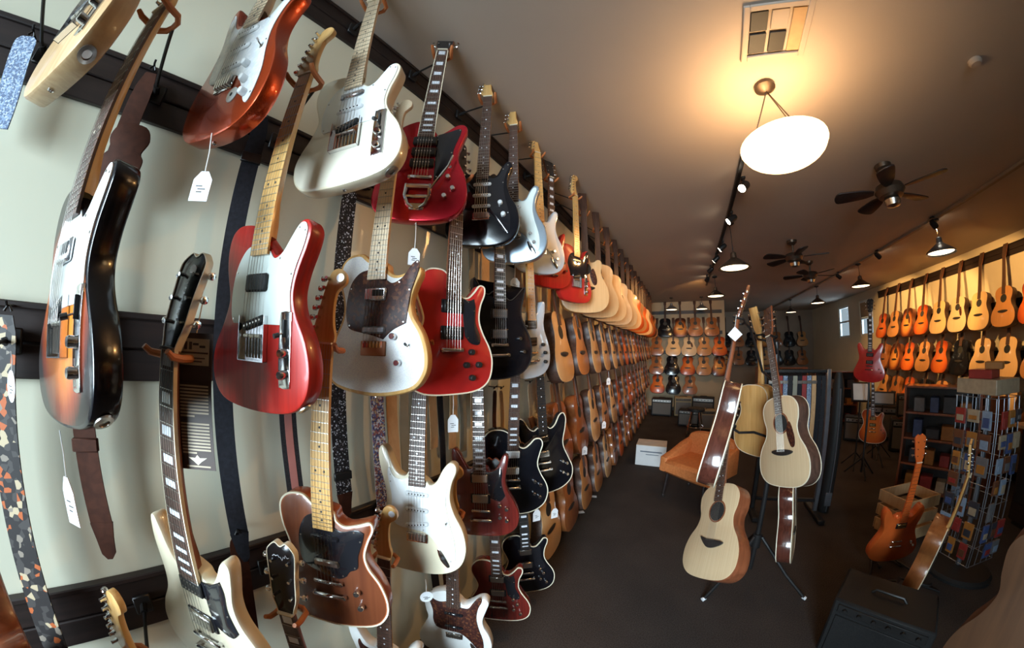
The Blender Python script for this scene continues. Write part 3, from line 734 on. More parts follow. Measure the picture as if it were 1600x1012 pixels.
Y0, Y1 = -2.6, YD
b = MB(); b.box(((XW + XR) / 2, (Y0 + Y1) / 2, -.05), (XR - XW + .6, Y1 - Y0 + .6, .1)); struct('floor', b, M['carpet'])
b = MB(); b.box(((XW + XR) / 2, (Y0 + Y1) / 2, CEIL + .05), (XR - XW + .6, Y1 - Y0 + .6, .1)); struct('ceiling', b, M['ceiling'])
b = MB(); b.box((XW - .1, (Y0 + Y1) / 2, CEIL / 2), (.2, Y1 - Y0, CEIL)); struct('wall_left', b, M['wall_panel'])
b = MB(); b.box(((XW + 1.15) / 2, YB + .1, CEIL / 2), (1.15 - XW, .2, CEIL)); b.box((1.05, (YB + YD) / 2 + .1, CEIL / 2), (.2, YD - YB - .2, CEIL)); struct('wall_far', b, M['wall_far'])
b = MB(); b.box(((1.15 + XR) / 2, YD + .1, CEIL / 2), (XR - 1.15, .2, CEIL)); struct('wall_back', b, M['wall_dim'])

# opposite wall with its two sash windows
WIN = [(7.80, 8.42), (9.0, 9.62)]
WZ0, WZ1 = EYE + .30, EYE + 1.12
b = MB(); ys = [Y0, WIN[0][0], WIN[0][1], WIN[1][0], WIN[1][1], YD]
for i in (0, 2, 4): b.box((XR + .04, (ys[i] + ys[i + 1]) / 2, CEIL / 2), (.08, ys[i + 1] - ys[i], CEIL))
for a, c in WIN:
    b.box((XR + .04, (a + c) / 2, WZ0 / 2), (.08, c - a, WZ0)); b.box((XR + .04, (a + c) / 2, (WZ1 + CEIL) / 2), (.08, c - a, CEIL - WZ1))
struct('wall_right', b, M['wall_cream'])
M['glass'] = glass('window glass')
M['sash'] = paint('white sash paint', (.70, .70, .68), .4, var=.03)
def window(name, plane, c, w, z0, z1, panes_w=1, panes_h=2, t=.05, drop=0.0):
    """A sash window in a wall; plane 'x' lies across y, plane 'y' across x."""
    e = link(name, None); e['kind'] = 'structure'; e.location = c
    sw = (lambda a, d: (d, a)) if plane == 'x' else (lambda a, d: (a, d))
    bx = lambda mb, a, z, wa, wz, d=t: mb.box((*sw(a, 0), z), (*sw(wa, d), wz))
    b = MB(); h = z1 - z0; zm = (z0 + z1) / 2
    for s in (-1, 1): bx(b, s * (w / 2 - .025), zm, .05, h)
    for z in (z0 + .025, z1 - .025): bx(b, 0, z, w - .1, .05)
    for i in range(1, panes_h): bx(b, 0, z0 + h * i / panes_h, w - .1, .045, t * .8)
    for i in range(1, panes_w): bx(b, -w / 2 + w * i / panes_w, zm, .035, h - .1, t * .7)
    b.build('frame', M['sash'], e, 0)
    b = MB(); bx(b, 0, zm, w - .1, h - .1, .006); b.build('pane', M['glass'], e, 0)
    if drop:
        b = MB(); bx(b, 0, z1 - .05 - drop / 2, w - .1, drop, .012); bl = b.build('blind', M['kraft'], e, 0)
        bl.location = (-.035, 0, 0) if plane == 'x' else (0, .035, 0)
    return e
window('window_1', 'x', (XR + .04, sum(WIN[0]) / 2, 0), WIN[0][1] - WIN[0][0], WZ0, WZ1, drop=.34)
window('window_2', 'x', (XR + .04, sum(WIN[1]) / 2, 0), WIN[1][1] - WIN[1][0], WZ0, WZ1)

# street wall behind the camera with its shop windows
SW = [(-.75, .75), (1.15, 2.65), (3.0, 4.3)]
SZ0, SZ1 = .75, 2.65
b = MB(); xs = [XW] + [v for w in SW for v in w] + [XR]
for i in range(0, len(xs), 2): b.box(((xs[i] + xs[i + 1]) / 2, Y0 - .1, CEIL / 2), (xs[i + 1] - xs[i], .2, CEIL))
for a, c in SW: b.box(((a + c) / 2, Y0 - .1, SZ0 / 2), (c - a, .2, SZ0)); b.box(((a + c) / 2, Y0 - .1, (SZ1 + CEIL) / 2), (c - a, .2, CEIL - SZ1))
struct('wall_front', b, M['wall_cream'])
for i, (a, c) in enumerate(SW): window('window_%d' % (i + 3), 'y', ((a + c) / 2, Y0 - .06, 0), c - a, SZ0, SZ1, 2, 2, drop=(0, 1.75, 1.75)[i])  # last two blinds are unseen additions that hold daylight back from the room

# dark hanging rails along the guitar wall
RAILS = [(1.168, 1.305), (.515, .668), (-.122, .037), (-.775, -.612)]
RZ = [EYE + (a + c) / 2 for a, c in RAILS]
def rail(name, x, sx, y0, y1, a, c):
    b = MB(); h = c - a; z = EYE + a; ln = y1 - y0; ym = (y0 + y1) / 2
    b.box((x + sx * .009, ym, z + h * .235), (.018, ln, h * .45), 0, None, .003)
    b.box((x + sx * .009, ym, z + h * .715), (.018, ln, h * .45), 0, None, .003)
    b.box((x + sx * .004, ym, z + h * .5), (.008, ln, h * .96))
    b.box((x + sx * .014, ym, z + h * .97), (.028, ln, h * .06 + .006), 0, None, .003)
    return struct(name, b, M['dark_wood'])
for i, (a, c) in enumerate(RAILS): rail('trim_%d' % (i + 1), XW, 1, Y0, YB, a, c)
for i, (a, c) in enumerate([(1.06, 1.20), (.42, .54), (-.20, -.08)]): rail('trim_%d' % (i + 5), XR, -1, 3.2, 7.5, a, c)
b = MB(); b.box((2.93, (Y0 + YD) / 2, CEIL - .012), (.05, YD - Y0, .024)); struct('trim_8', b, M['wall_dim'])
b = MB(); b.box((XW + .009, (Y0 + YB) / 2, .05), (.018, YB - Y0, .10)); struct('baseboard_left', b, M['trim'])
b = MB(); b.box(((XW + 1.13) / 2, YB - .009, .05), (1.13 - XW, .018, .10)); struct('baseboard_far', b, M['trim'])
b = MB(); b.box((XR - .009, (Y0 + YD) / 2, .05), (.018, YD - Y0, .10)); struct('baseboard_right', b, M['trim'])
for i, z in enumerate((EYE + 1.02, EYE + .47, EYE - .05, EYE - .57)):
    b = MB(); b.box(((XW + 1.15) / 2, YB - .009, z), (2.0, .018, .09)); struct('trim_%d' % (i + 9), b, M['dark_wood'])
# ------------------------------------------------------------------ the long guitar wall: electrics
def E(label, p, rail_i=None, lod=2, **sp):
    mw = pose(*p)
    t = electric(label, mw, sp, lod)
    if rail_i is not None: hanger(mw, RZ[rail_i] + sp.get('hz', 0), 'steel guitar hanger holding the ' + sp['hang'])
    return t
TE = dict(body='tele', bridge='tele', plate=(.098, -.672), jack='side', head='fender', neck=M['maple'], fb=M['maple'], inlay='dot', inlay_m=M['ink'])
ST = dict(body='strat', bridge='strat', jack='dish', head='fender', neck=M['maple'], fb=M['rosewood'], inlay='dot')
DARK = dict(fb=M['rosewood'], inlay_m=M['bind'])

E('three-tone sunburst electric guitar with white pickguard and black edge, seen almost side-on', (-.74, -.209, .646, 62, -.4, 4.3), 1,
  hang='sunburst electric guitar', front=M['burst'], side=M['black'], guard=('tele', M['pg_white']), pickups=[(-.535, 'bare', M['silver_pu'])], **{**TE, **DARK})
E('metallic tangerine electric guitar with white pearl guard, a white tag on its end', (-.679, -.037, 1.203, 67, -4.4, -5.5), 0,
  hang='tangerine electric guitar', front=M['orange_metal'], guard=('strat_full', M['pg_pearl']), pickups=[(-.50, 'single'), (-.555, 'single'), (-.610, 'single')],
  knobs=[(.070, -.625, M['pg_white']), (.088, -.672, M['pg_white']), (.107, -.712, M['pg_white'])], switches=[(.092, -.58, M['pg_white'])], **{**ST, 'jack': 'round', 'fb': M['maple_light'], 'neck': M['maple_light'], 'inlay_m': M['ink']})
E('cream blond single-cut electric guitar with pale neck and white guard under the ceiling', (-.763, .274, 1.174, 64, 1.4, 6.4), 0,
  hang='cream blond electric guitar', front=M['blond'], side=M['cream'], guard=('tele', M['pg_white']), pickups=[(-.505, 'lip'), (-.562, 'single')], **{**TE, 'fb': M['maple_light'], 'neck': M['maple_light']})
E('candy red electric guitar with three black pickups and chrome vibrato tailpiece', (-.749, .622, 1.221, 53, -.3, -.8), 0,
  hang='candy red electric guitar', body='offset', front=M['red_metal'], guard=('offset', M['pg_black']), head='gibson', headm=M['ebony'], neck=M['mahogany'], fb=M['rosewood'], inlay='block', neck_bind=True,
  pickups=[(-.496, 'soap'), (-.543, 'soap'), (-.590, 'soap')], bridge='bigsby', knobs=[(.098, -.645), (.118, -.69), (.092, -.72)], switches=[(.10, -.60)])
E('glossy black electric guitar with three white pickups and two pale knobs', (-.752, .962, 1.222, 66, -1.7, -.3), 0,
  hang='black electric guitar with three white pickups', front=M['black'], guard=('strat', M['pg_black']), pickups=[(-.505, 'single'), (-.560, 'single'), (-.612, 'single')],
  knobs=[(.085, -.600, M['pg_white'], .011), (.100, -.655, M['pg_white'], .011)], **{**ST, 'jack': None})
E('ice blue metallic electric guitar with dark fretboard beside the black one', (-.745, 1.200, 1.205, 71, -.9, .8), 0, 1,
  hang='ice blue electric guitar', front=M['blue'], guard=('strat', M['pg_mint']), pickups=[(-.505, 'single'), (-.560, 'single'), (-.612, 'single')], knobs=[(.088, -.655), (.105, -.70)], **ST)
E('pale sonic blue electric guitar with maple neck, partly behind the ice blue one', (-.755, 1.515, 1.222, 36, .5, 2), 0, 1,
  hang='sonic blue electric guitar', front=M['blue_white'], guard=('strat', M['pg_white']), pickups=[(-.505, 'single'), (-.560, 'single'), (-.612, 'single')], knobs=[(.088, -.655), (.105, -.70)], **{**ST, 'fb': M['maple'], 'inlay_m': M['ink']})
E('cherry red horned electric guitar with black headstock below the ceiling', (-.76, 1.735, 1.16, 28, 0, 0), 0, 1,
  hang='cherry red horned guitar', body='sg', front=M['red'], head='gibson', headm=M['ebony'], neck=M['mahogany'], fb=M['rosewood'], inlay='block', pickups=[(-.505, 'hum', M['chrome']), (-.595, 'hum', M['chrome'])], knobs=[(.10, -.60), (.12, -.65)])
E('red single-cut electric guitar with yellow maple neck beside the first acoustics', (-.68, 2.0, 1.13, 24, 0, 0), 0, 1,
  hang='red guitar with maple neck', front=M['red_flat'], guard=('tele', M['pg_black']), pickups=[(-.505, 'lip')], **TE)
E('natural ash electric guitar seen edge-on at the ceiling beam', (-.72, -.335, 1.195, 58, 0, 0), 0,
  hang='natural ash guitar', front=M['ash'], guard=('tele', M['pg_black']), pickups=[(-.505, 'lip')], **TE)

E('transparent cherry red electric guitar with big white pickguard and maple neck', (-.716, .153, .651, 66, -1.2, -.3), 1,
  hang='cherry red guitar with white pickguard', front=M['red'], side=M['red'], guard=('tele', M['pg_mint']), pickups=[(-.537, 'bare', M['ink'])], **TE)
E('white sparkle electric guitar with dark tortoiseshell guard and maple neck', (-.769, .501, .660, 62, 1.6, 1.1), 1,
  hang='white guitar with tortoiseshell guard', body='thin', bev=.012, front=M['white_fleck'], side=M['maple'], guard=('tort', M['pg_tort']), neck=M['maple_light'], fb=M['maple_light'], inlay='dot', inlay_m=M['ink'], head='fender',
  pickups=[(-.520, 'bare', M['silver_pu']), (-.622, 'lip', M['steel'])], bridge='hard', bridge_z=-.660, knobs=[(.062, -.640), (.078, -.712)], switches=[(.105, -.668)])
E('flat cherry red single-cut electric guitar with black guard and four black knobs', (-.705, .765, .636, 20, 1, .8), 1,
  hang='flat red guitar with black knobs', body='paul', front=M['red_flat'], bind=M['bind'], guard=('paul', M['pg_black']), head='gibson', headm=M['ebony'], neck=M['mahogany'], fb=M['rosewood'], inlay='dot',
  pickups=[(-.500, 'hum'), (-.590, 'hum')], bridge='bar', knobs=[(k[0], k[1], M['black_matte'], .011) for k in ((.075, -.655), (.055, -.700), (.105, -.700), (.078, -.745))])
E('black double-horned electric guitar with metal-covered pickups behind the flat red one', (-.742, 1.10, .66, 30, 0, 2), 1,
  hang='black horned guitar', body='horned', front=M['black'], bind=M['ebony'], head='gibson', headm=M['ebony'], neck=M['mahogany'], fb=M['ebony'], inlay='block', pickups=[(-.510, 'hum', M['steel']), (-.600, 'hum', M['steel'])], knobs=[(.10, -.62), (.12, -.68)])
E('white small-horned electric guitar with black pickups and three dark knobs', (-.735, 1.375, .623, 16, -1, 5), 1,
  hang='white small-horned guitar', body='modern', front=M['blue_white'], head='gibson', neck=M['maple'], fb=M['maple'], inlay='dot', inlay_m=M['ink'], pickups=[(-.500, 'hum'), (-.590, 'hum')], knobs=[(.085, -.61, M['ink']), (.103, -.655, M['ink']), (.103, -.705, M['ink'])])

E('cream horned electric guitar with black guard, block inlays and black headstock', (-.716, .005, -.031, 60, -.2, -3.4), 2,
  hang='cream horned guitar', body='sg', T=.036, front=M['cream'], guard=('sg', M['pg_black']), head='gibson', headm=M['black'], head_bind=True, emblem=True, dots=True, neck=M['mahogany'], fb=M['rosewood'], inlay='block', neck_bind=True,
  pickups=[(-.490, 'hum'), (-.590, 'hum', M['nickel'])], knobs=[(.09, -.64), (.115, -.68), (.075, -.70), (.10, -.735)])
E('walnut brown electric guitar with cream binding, black guard and long maple neck', (-.732, .340, -.007, 55, 1.6, -2.2), 2,
  hang='walnut brown guitar', body='thin', T=.05, front=M['brown'], side=M['brown_side'], bind=M['bind'], guard=('thin', M['pg_black']), head='fender', emblem=True, neck=M['maple'], fb=M['maple'], inlay='dot', inlay_m=M['ink'],
  pickups=[(-.505, 'single', M['pg_black']), (-.585, 'lip', M['nickel'])], knobs=[(.082, -.665), (.090, -.715)], bridge='tom', button=(-.12, -.43))
E('cream double-cut electric guitar with white guard and rosewood fretboard', (-.772, .705, .011, 64, 8, .7), 2,
  hang='cream double-cut guitar', front=M['cream'], guard=('strat', M['pg_white']), pickups=[(-.505, 'single'), (-.560, 'single'), (-.612, 'single', None, -.18)], switches=[(.098, -.60, M['pg_white'])], **{**ST, 'emblem': True})
E('dark cherry horned electric guitar with black guard and chrome pickups', (-.815, 1.07, -.085, 64, 5, 2.9), 2,
  hang='dark cherry guitar', body='sg', front=M['dark_red'], guard=('sg', M['pg_black']), head='gibson', headm=M['ebony'], neck=M['mahogany'], fb=M['rosewood'], inlay='block', pickups=[(-.495, 'hum', M['nickel']), (-.590, 'hum', M['nickel'])], knobs=[(.085, -.62), (.115, -.635), (.085, -.675), (.115, -.69)])
E('black single-cut semi-hollow guitar with two white-covered pickups and cream binding', (-.743, 1.278, -.033, 52, -3, 0), 2,
  hang='black semi-hollow guitar', body='hollow', T=.055, front=M['black'], bind=M['bind'], head='gibson', headm=M['ebony'], neck=M['mahogany'], fb=M['rosewood'], inlay='block', pickups=[(-.505, 'hum', M['pg_white']), (-.595, 'hum', M['pg_white'])], knobs=[(.12, -.66), (.15, -.68), (.12, -.73), (.15, -.75)])
E('black twin-horned semi-hollow guitar with cream edge, next to the acoustics', (-.77, 1.585, -.026, 38, 2.5, 4), 2, 1,
  hang='black twin-horned guitar', body='twin', T=.05, front=M['black'], bind=M['bind'], head='gibson', headm=M['ebony'], neck=M['mahogany'], fb=M['ebony'], inlay='dot', pickups=[(-.505, 'hum', M['chrome']), (-.595, 'hum', M['chrome'])], knobs=[(.12, -.66), (.15, -.68), (.12, -.73), (.15, -.75)])

E('vintage amber electric guitar with only its tuner-lined headstock above the frame edge', (-.754, -.179, -.663, 60, .3, -7), 3, 1,
  hang='amber headstock at the bottom', front=M['amber_top'], guard=('tele', M['pg_black']), **TE)
E('electric guitar with glossy black headstock and pale script mark, low on the wall', (-.709, .173, -.661, 58, 1, 2), 3, 1,
  hang='black headstock with pale script', body='paul', front=M['amber_top'], head='gibson', headm=M['black'], head_bind=True, script=True, neck=M['mahogany'], fb=M['rosewood'], inlay='block')
E('electric guitar with maple headstock and round silver sticker under the cream double-cut', (-.749, .507, -.672, 62, 1, -5.6), 3, 1,
  hang='maple headstock with silver sticker', front=M['white'], guard=('strat', M['pg_tort']), **{**ST, 'emblem': True})
E('off-white electric guitar with red-brown tortoiseshell guard at the bottom', (-.72, .80, -.617, 66, -.6, -1.4), 3,
  hang='off-white guitar at the bottom', body='offset', front=M['white'], guard=('strat', M['pg_tort']), head='fender', neck=M['maple'], fb=M['rosewood'], inlay='dot', pickups=[(-.52, 'single', M['pg_black']), (-.60, 'single', M['pg_black'])], bridge='strat', jack='dish')
E('dark red single-cut electric guitar with cream edge and black guard near the carpet', (-.775, 1.145, -.709, 66, -.9, 3.1), 3,
  hang='dark red single-cut guitar', body='paul', front=M['dark_red'], bind=M['bind'], guard=('paul', M['pg_black']), head='gibson', headm=M['ebony'], neck=M['mahogany'], fb=M['rosewood'], inlay='block', pickups=[(-.495, 'hum', M['nickel']), (-.590, 'hum', M['nickel'])], knobs=[(.08, -.625), (.10, -.66), (.08, -.70), (.115, -.73)])
E('black single-cut electric guitar with cream edge, lowest beside the aisle', (-.787, 1.445, -.71, 54, 2.2, 4.5), 3, 1,
  hang='lowest black single-cut guitar', body='paul', front=M['black'], bind=M['bind'], guard=('paul', M['pg_black']), head='gibson', headm=M['ebony'], neck=M['mahogany'], fb=M['ebony'], inlay='block', pickups=[(-.495, 'hum', M['nickel']), (-.590, 'hum', M['nickel'])], knobs=[(.08, -.625), (.10, -.66), (.08, -.70), (.115, -.73)])
E('dark brown electric guitar with cream binding cut off by the lower corner', (-.70, -.385, -.05, 66, 0, -5), 2, 1,
  hang='dark brown guitar in the lower corner', body='paul', T=.055, front=M['brown'], side=M['mahogany'], bind=M['bind'], head='gibson', headm=M['ebony'], neck=M['mahogany'], fb=M['rosewood'], inlay='block', pickups=[(-.505, 'hum'), (-.595, 'hum')])
hanger(pose(-.72, -.50, .66, 60), RZ[1], 'steel guitar hanger with an orange prong at the edge above the floral strap')

# ------------------------------------------------------------------ acoustics
AC = {
 'spruce': ('spruce-topped', dict(top=M['spruce'], side=M['rosewood'])),
 'pale': ('pale spruce-topped', dict(top=M['spruce_pale'], side=M['rosewood'], guard=M['pg_tort'], body='dread')),
 'cedar': ('reddish cedar-topped', dict(top=M['cedar'], side=M['rosewood'], body='grand')),
 'amber': ('amber sunburst', dict(top=M['amber_top'], side=M['mahogany'], guard=M['pg_tort'])),
 'koa': ('all-brown koa', dict(top=M['koa'], side=M['koa'], body='grand')),
 'cut': ('cutaway spruce', dict(top=M['spruce'], side=M['maple'], body='cut', guard=M['pg_tort'])),
 'orange': ('orange-toned', dict(top=M['orange_burst'], side=M['rosewood'], body='grand')),
 'dark': ('black', dict(top=M['black'], side=M['black'], body='dread', guard=M['pg_black'])),
}
_ac = {}
def ac(kind, mw, label, group):
    if kind not in _ac:
        _ac[kind] = acoustic(label, mw, AC[kind][1], 0, group); return _ac[kind]
    return dup(_ac[kind], mw, label, group)
ORD = 'first second third fourth fifth sixth seventh eighth ninth tenth eleventh twelfth thirteenth fourteenth fifteenth sixteenth seventeenth eighteenth nineteenth twentieth'.split()
_h = hanger(pose(-.70, 2.25, 1.105, 58), RZ[0], 'steel hanger holding the first acoustic guitar under the ceiling', 'hangers of the top row of acoustics')
ROWN = ['ceiling', 'second', 'third', 'lowest']
SEQ = [['cut', 'spruce', 'spruce', 'pale', 'spruce', 'spruce', 'orange', 'cedar', 'orange', 'spruce', 'cedar', 'orange', 'amber', 'cedar'],
       ['spruce', 'cedar', 'spruce', 'spruce', 'pale', 'cedar', 'orange', 'cedar', 'spruce', 'amber', 'orange', 'cedar', 'spruce', 'orange', 'koa', 'cedar'],
       ['koa', 'koa', 'spruce', 'cedar', 'spruce', 'orange', 'cedar', 'orange', 'amber', 'orange', 'cedar', 'spruce', 'koa', 'orange', 'cedar'],
       ['spruce', 'koa', 'cedar', 'cedar', 'spruce', 'koa', 'orange', 'cedar', 'amber', 'cedar', 'orange', 'koa', 'cedar', 'orange', 'cedar']]
for r, (y0, nz) in enumerate(((2.25, 1.118), (1.965, .60), (2.02, -.035), (1.86, -.645))):
    for i, k in enumerate(SEQ[r]):
        y = y0 + i * .40 + random.uniform(-.006, .006)
        if r == 0: mw = pose(-.70, y, nz + random.uniform(-.003, .003), 57 + random.uniform(-3, 3), 0, 0) @ Matrix.Scale(.97, 4)
        else: mw = pose(-.873, y, nz + random.uniform(-.006, .006), random.uniform(-4.5, -3), 10.8, 0) @ Matrix.Scale(.96, 4)
        where = {0: 'in the row under the ceiling', 1: 'in the second row down', 2: 'in the third row down', 3: 'in the lowest row'}[r]
        ac(k, mw, f'{AC[k][0]} acoustic guitar, {ORD[i]} acoustic {where} of the guitar wall', 'acoustic guitars on the long guitar wall')
        if r == 0:
            o = mw @ Vector((0, .046, -.010))
            hm = Matrix.Translation((XW + .022, o.y, RZ[0]))
            if i: dup(_h, hm, f'steel hanger holding the {ORD[i]} acoustic guitar under the ceiling', 'hangers of the top row of acoustics')
            else: _h.matrix_world = hm
# ------------------------------------------------------------------ far wall and opposite wall
for r, (nz, xs, ks) in enumerate((
    (1.20, (-.43, -.03, .36, .78), ('dark', 'amber', 'koa', 'koa')),
    (.70, (-.66, -.22, .19, .58, .97), ('koa', 'spruce', 'pale', 'cedar', 'orange')),
    (.20, (-.62, -.40 + .02, .0, .43, .80), ('koa', 'dark', 'orange', 'cedar', 'amber')[:5]),
    (-.30, (-.62, -.20, .23), ('orange', 'dark', 'koa')))):
    if r == 2: xs = (-.66, -.25, .16, .57, .97)
    for i, (x, k) in enumerate(zip(xs, ks)):
        ac(k, pose(x, YB - .125, nz, 90, 13), f'{AC[k][0]} acoustic guitar, {ORD[i]} from guitar wall, {("top", "second", "third", "bottom")[r]} row on far wall', 'acoustic guitars on the far wall')
OPP = [['orange', 'cedar', 'spruce', 'pale', 'spruce', 'orange', 'amber', 'cedar', 'orange'], ['cedar', 'spruce', 'spruce', 'dark', 'orange', 'cedar', 'orange', 'amber', 'koa'], ['koa', 'spruce', 'orange', 'amber', 'cedar', 'dark', 'orange', 'koa', 'cedar']]
for r, nz in enumerate((1.04, .44, -.16)):
    for i, k in enumerate(OPP[r]):
        ac(k, pose(XR - .125, 3.62 + .43 * i, nz, 180, 13), f'{AC[k][0]} acoustic guitar, {ORD[i]} from the window side, {("top", "middle", "bottom")[r]} opposite-wall row', 'acoustic guitars on the opposite wall')
for r, (nz, n) in enumerate(((.95, 7), (.35, 7))):
    for i in range(n):
        k = ('dark', 'koa', 'dark', 'amber', 'koa', 'dark', 'cedar', 'dark')[(i + 3 * r) % 8]
        ac(k, pose(1.5 + .43 * i, YD - .125, nz, 90, 13), f'{AC[k][0]} acoustic guitar, {ORD[i]} from the partition, {("upper", "lower")[r]} row of dark back wall', 'acoustic guitars in the dark back room')

# ------------------------------------------------------------------ guitar tree in the aisle
TREE = [pose(.53, 2.056, .08, 153, 3.3, 16.5), pose(.285, 1.985, -.43, 152, 25, 29), pose(.30, 1.82, .17, 192, 10, 19), pose(.765, 2.25, -.494, 20, 10, -10), pose(.575, 2.47, .118, -32, 1, -3.5)]
def stand_tree(x, y):
    t = thing('guitar_tree', 'black tree-shaped floor stand holding acoustic guitars in the aisle', 'guitar stand', (x, y, 0))
    b = MB(); b.tube([(0, 0, .12), (0, 0, 1.66)], .017, 12); b.lathe([(.001, 1.68), (.022, 1.67), (.022, 1.63)][::-1], n=12); b.build('pole', M['arm'], t)
    b = MB(); b.lathe([(.032, .30), (.032, .40)], n=14); b.build('collar', M['arm'], t)
    for a in (-.35, 1.75, 3.84):
        d = Vector((math.cos(a), math.sin(a), 0)); b = MB(); b.tube([d * .03 + Vector((0, 0, .38)), d * .24 + Vector((0, 0, .15)), d * .40 + Vector((0, 0, .012))], .0125, 8); lg = b.build('leg', M['arm'], t)
        b = MB(); b.tube([d * .385 + Vector((0, 0, .020)), d * .41 + Vector((0, 0, .010))], .013, 8); b.build('rubber_foot', M['tagw'], lg)
    for mw in TREE:
        o = mw @ Vector((0, .046, -.012)); inv = Matrix.Translation((-x, -y, 0)); q = inv @ o
        dz = .36 if mw is TREE[2] else .10
        b = MB(); b.tube([(0, 0, min(q.z - dz, 1.6)), (q.x * .5, q.y * .5, q.z - dz * .75 if dz > .2 else q.z - .04), (q.x * .85, q.y * .85, q.z - .03), tuple(q)], .008, 7)
        for k in (-1, 1): b.tube([inv @ (mw @ Vector(p)) for p in ((0, .046, -.012), (k * .022, .044, -.012), (k * .037, .032, -.012), (k * .039, .004, -.012), (k * .041, -.016, -.006))], .007, 7)
        b.build('yoke', M['arm'], t)
    return t
stand_tree(.615, 2.185)
GT = 'acoustic guitars on the aisle stand'
acoustic('natural spruce acoustic guitar with dark teardrop guard, highest on the aisle stand', TREE[0], dict(top=M['spruce_pale'], side=M['rosewood'], body='grand', guard=M['pg_tort'], bind=M['bind'], head='acoustic', headm=M['rosewood']), 2, GT)
acoustic('pale acoustic guitar with a wedge-shaped black bridge, lowest at the front of the aisle stand', TREE[1], dict(top=M['spruce_pale'], side=M['mahogany'], body='grand', wedge=True, headm=M['ebony']), 2, GT)
acoustic('glossy dark brown acoustic guitar seen edge-on beside the orange armchair', TREE[2], dict(top=M['spruce'], side=M['rose_gloss'], body='dread', T=.085, bind=M['bind']), 2, GT)
acoustic('brown acoustic guitar turned edge-on under the natural spruce one', TREE[3], dict(top=M['spruce_pale'], side=M['rose_gloss'], body='grand', bind=M['bind'], T=.09), 2, GT)
acoustic('light-backed acoustic guitar facing away behind the natural spruce one', TREE[4], dict(top=M['spruce'], side=M['maple'], body='grand', neck=M['maple'], T=.09, bind=M['bind']), 2, GT)
p = at(1148, 510, y=1.72)
t = thing('price_tag', 'large bright white tag turned cornerwise at the neck of the edge-on dark brown guitar', 'price tag', p)
b = MB(); b.slab([(0, -.075), (.038, -.040), (0, 0), (-.038, -.040)], -.001, .001, 0); b.build('card', M['tagw'], t, 0); b = MB(); b.tube([(0, 0, -.004), (.012, .01, .06)], .0012, 5); b.build('thread', M['thread'], t)

# ------------------------------------------------------------------ strap rack behind the tree
t = thing('strap_rack', 'tall black rack full of hanging straps behind the aisle guitars', 'strap rack', (1.16, 3.32, 0))
for x in (-.34, .30):
    b = MB(); b.box((x, 0, .73), (.045, .045, 1.42), 0, None, .008); b.build('post', M['steel'] if x > 0 else M['arm'], t)
    b = MB(); b.box((x, 0, .03), (.07, .46, .05), 0, None, .01); b.build('foot', M['arm'], t)
for z in (1.42, .16):
    b = MB(); b.box((-.02, 0, z), (.68, .035, .035), 0, None, .006); b.build('crossbar', M['arm'], t)
for i in range(12):
    b = MB(); b.tube([(-.29 + .047 * i, -.012, 1.40), (-.29 + .047 * i, -.075, 1.405), (-.29 + .047 * i, -.080, 1.42)], .003, 5); b.build('hook', M['arm'], t)
RC_ = ['strap_black', 'strap_navy', 'strap_red', 'strap_blue', 'strap_black', 'strap_grey', 'strap_navy', 'strap_red', 'strap_blue', 'strap_tan', 'strap_navy', 'strap_black']
M['strap_red'] = paint('red webbing', (.28, .03, .03), .7, var=.1)
for i, k in enumerate(RC_):
    x = 1.16 - .29 + .047 * i; z0 = .42 + random.uniform(-.12, .15)
    s = thing('guitar_strap', f'{dict(black="black", navy="navy", red="red", blue="blue patterned", grey="grey-green", tan="tan")[k.split("_")[1]]} strap, {ORD[i]} along the tall black rack', 'guitar strap', (x, 3.32 - .05, 1.38), 0, 'straps on the black rack')
    b = MB(); b.rings([[Vector((sx * .021, oy + .006 * math.sin(6 * q + i), -q * (1.38 - z0))) for sx, oy in ((-1, -.0025), (1, -.0025), (1, .0025), (-1, .0025))] for q in [j / 10 for j in range(10, -1, -1)]]); b.build('webbing', M[k], s)
    b = MB(); b.box((0, 0, -.06), (.046, .012, .03), 0, None, .002); b.build('buckle', M['nickel'], s)
p = at(1272, 800, z=0)
t = thing('gig_bag', 'slim tall black padded bag standing at the end of the strap rack', 'gig bag', (p.x + .10, p.y + .02, 0))
b = MB(); b.tube([(0, 0, .01), (0, 0, .12), (.005, 0, .7), (.01, 0, 1.28), (.012, 0, 1.40)], [.055, .062, .066, .055, .03], 14); b.build('body', M['tolex'], t)
b = MB(); b.tube([(.0, -.066, .03), (.003, -.069, .7), (.006, -.060, 1.25)], .006, 6); b.build('zip', M['steel'], t)
b = MB(); b.box((0, -.062, .16), (.07, .022, .14), 0, None, .006); b.build('pocket', M['steel'], t)

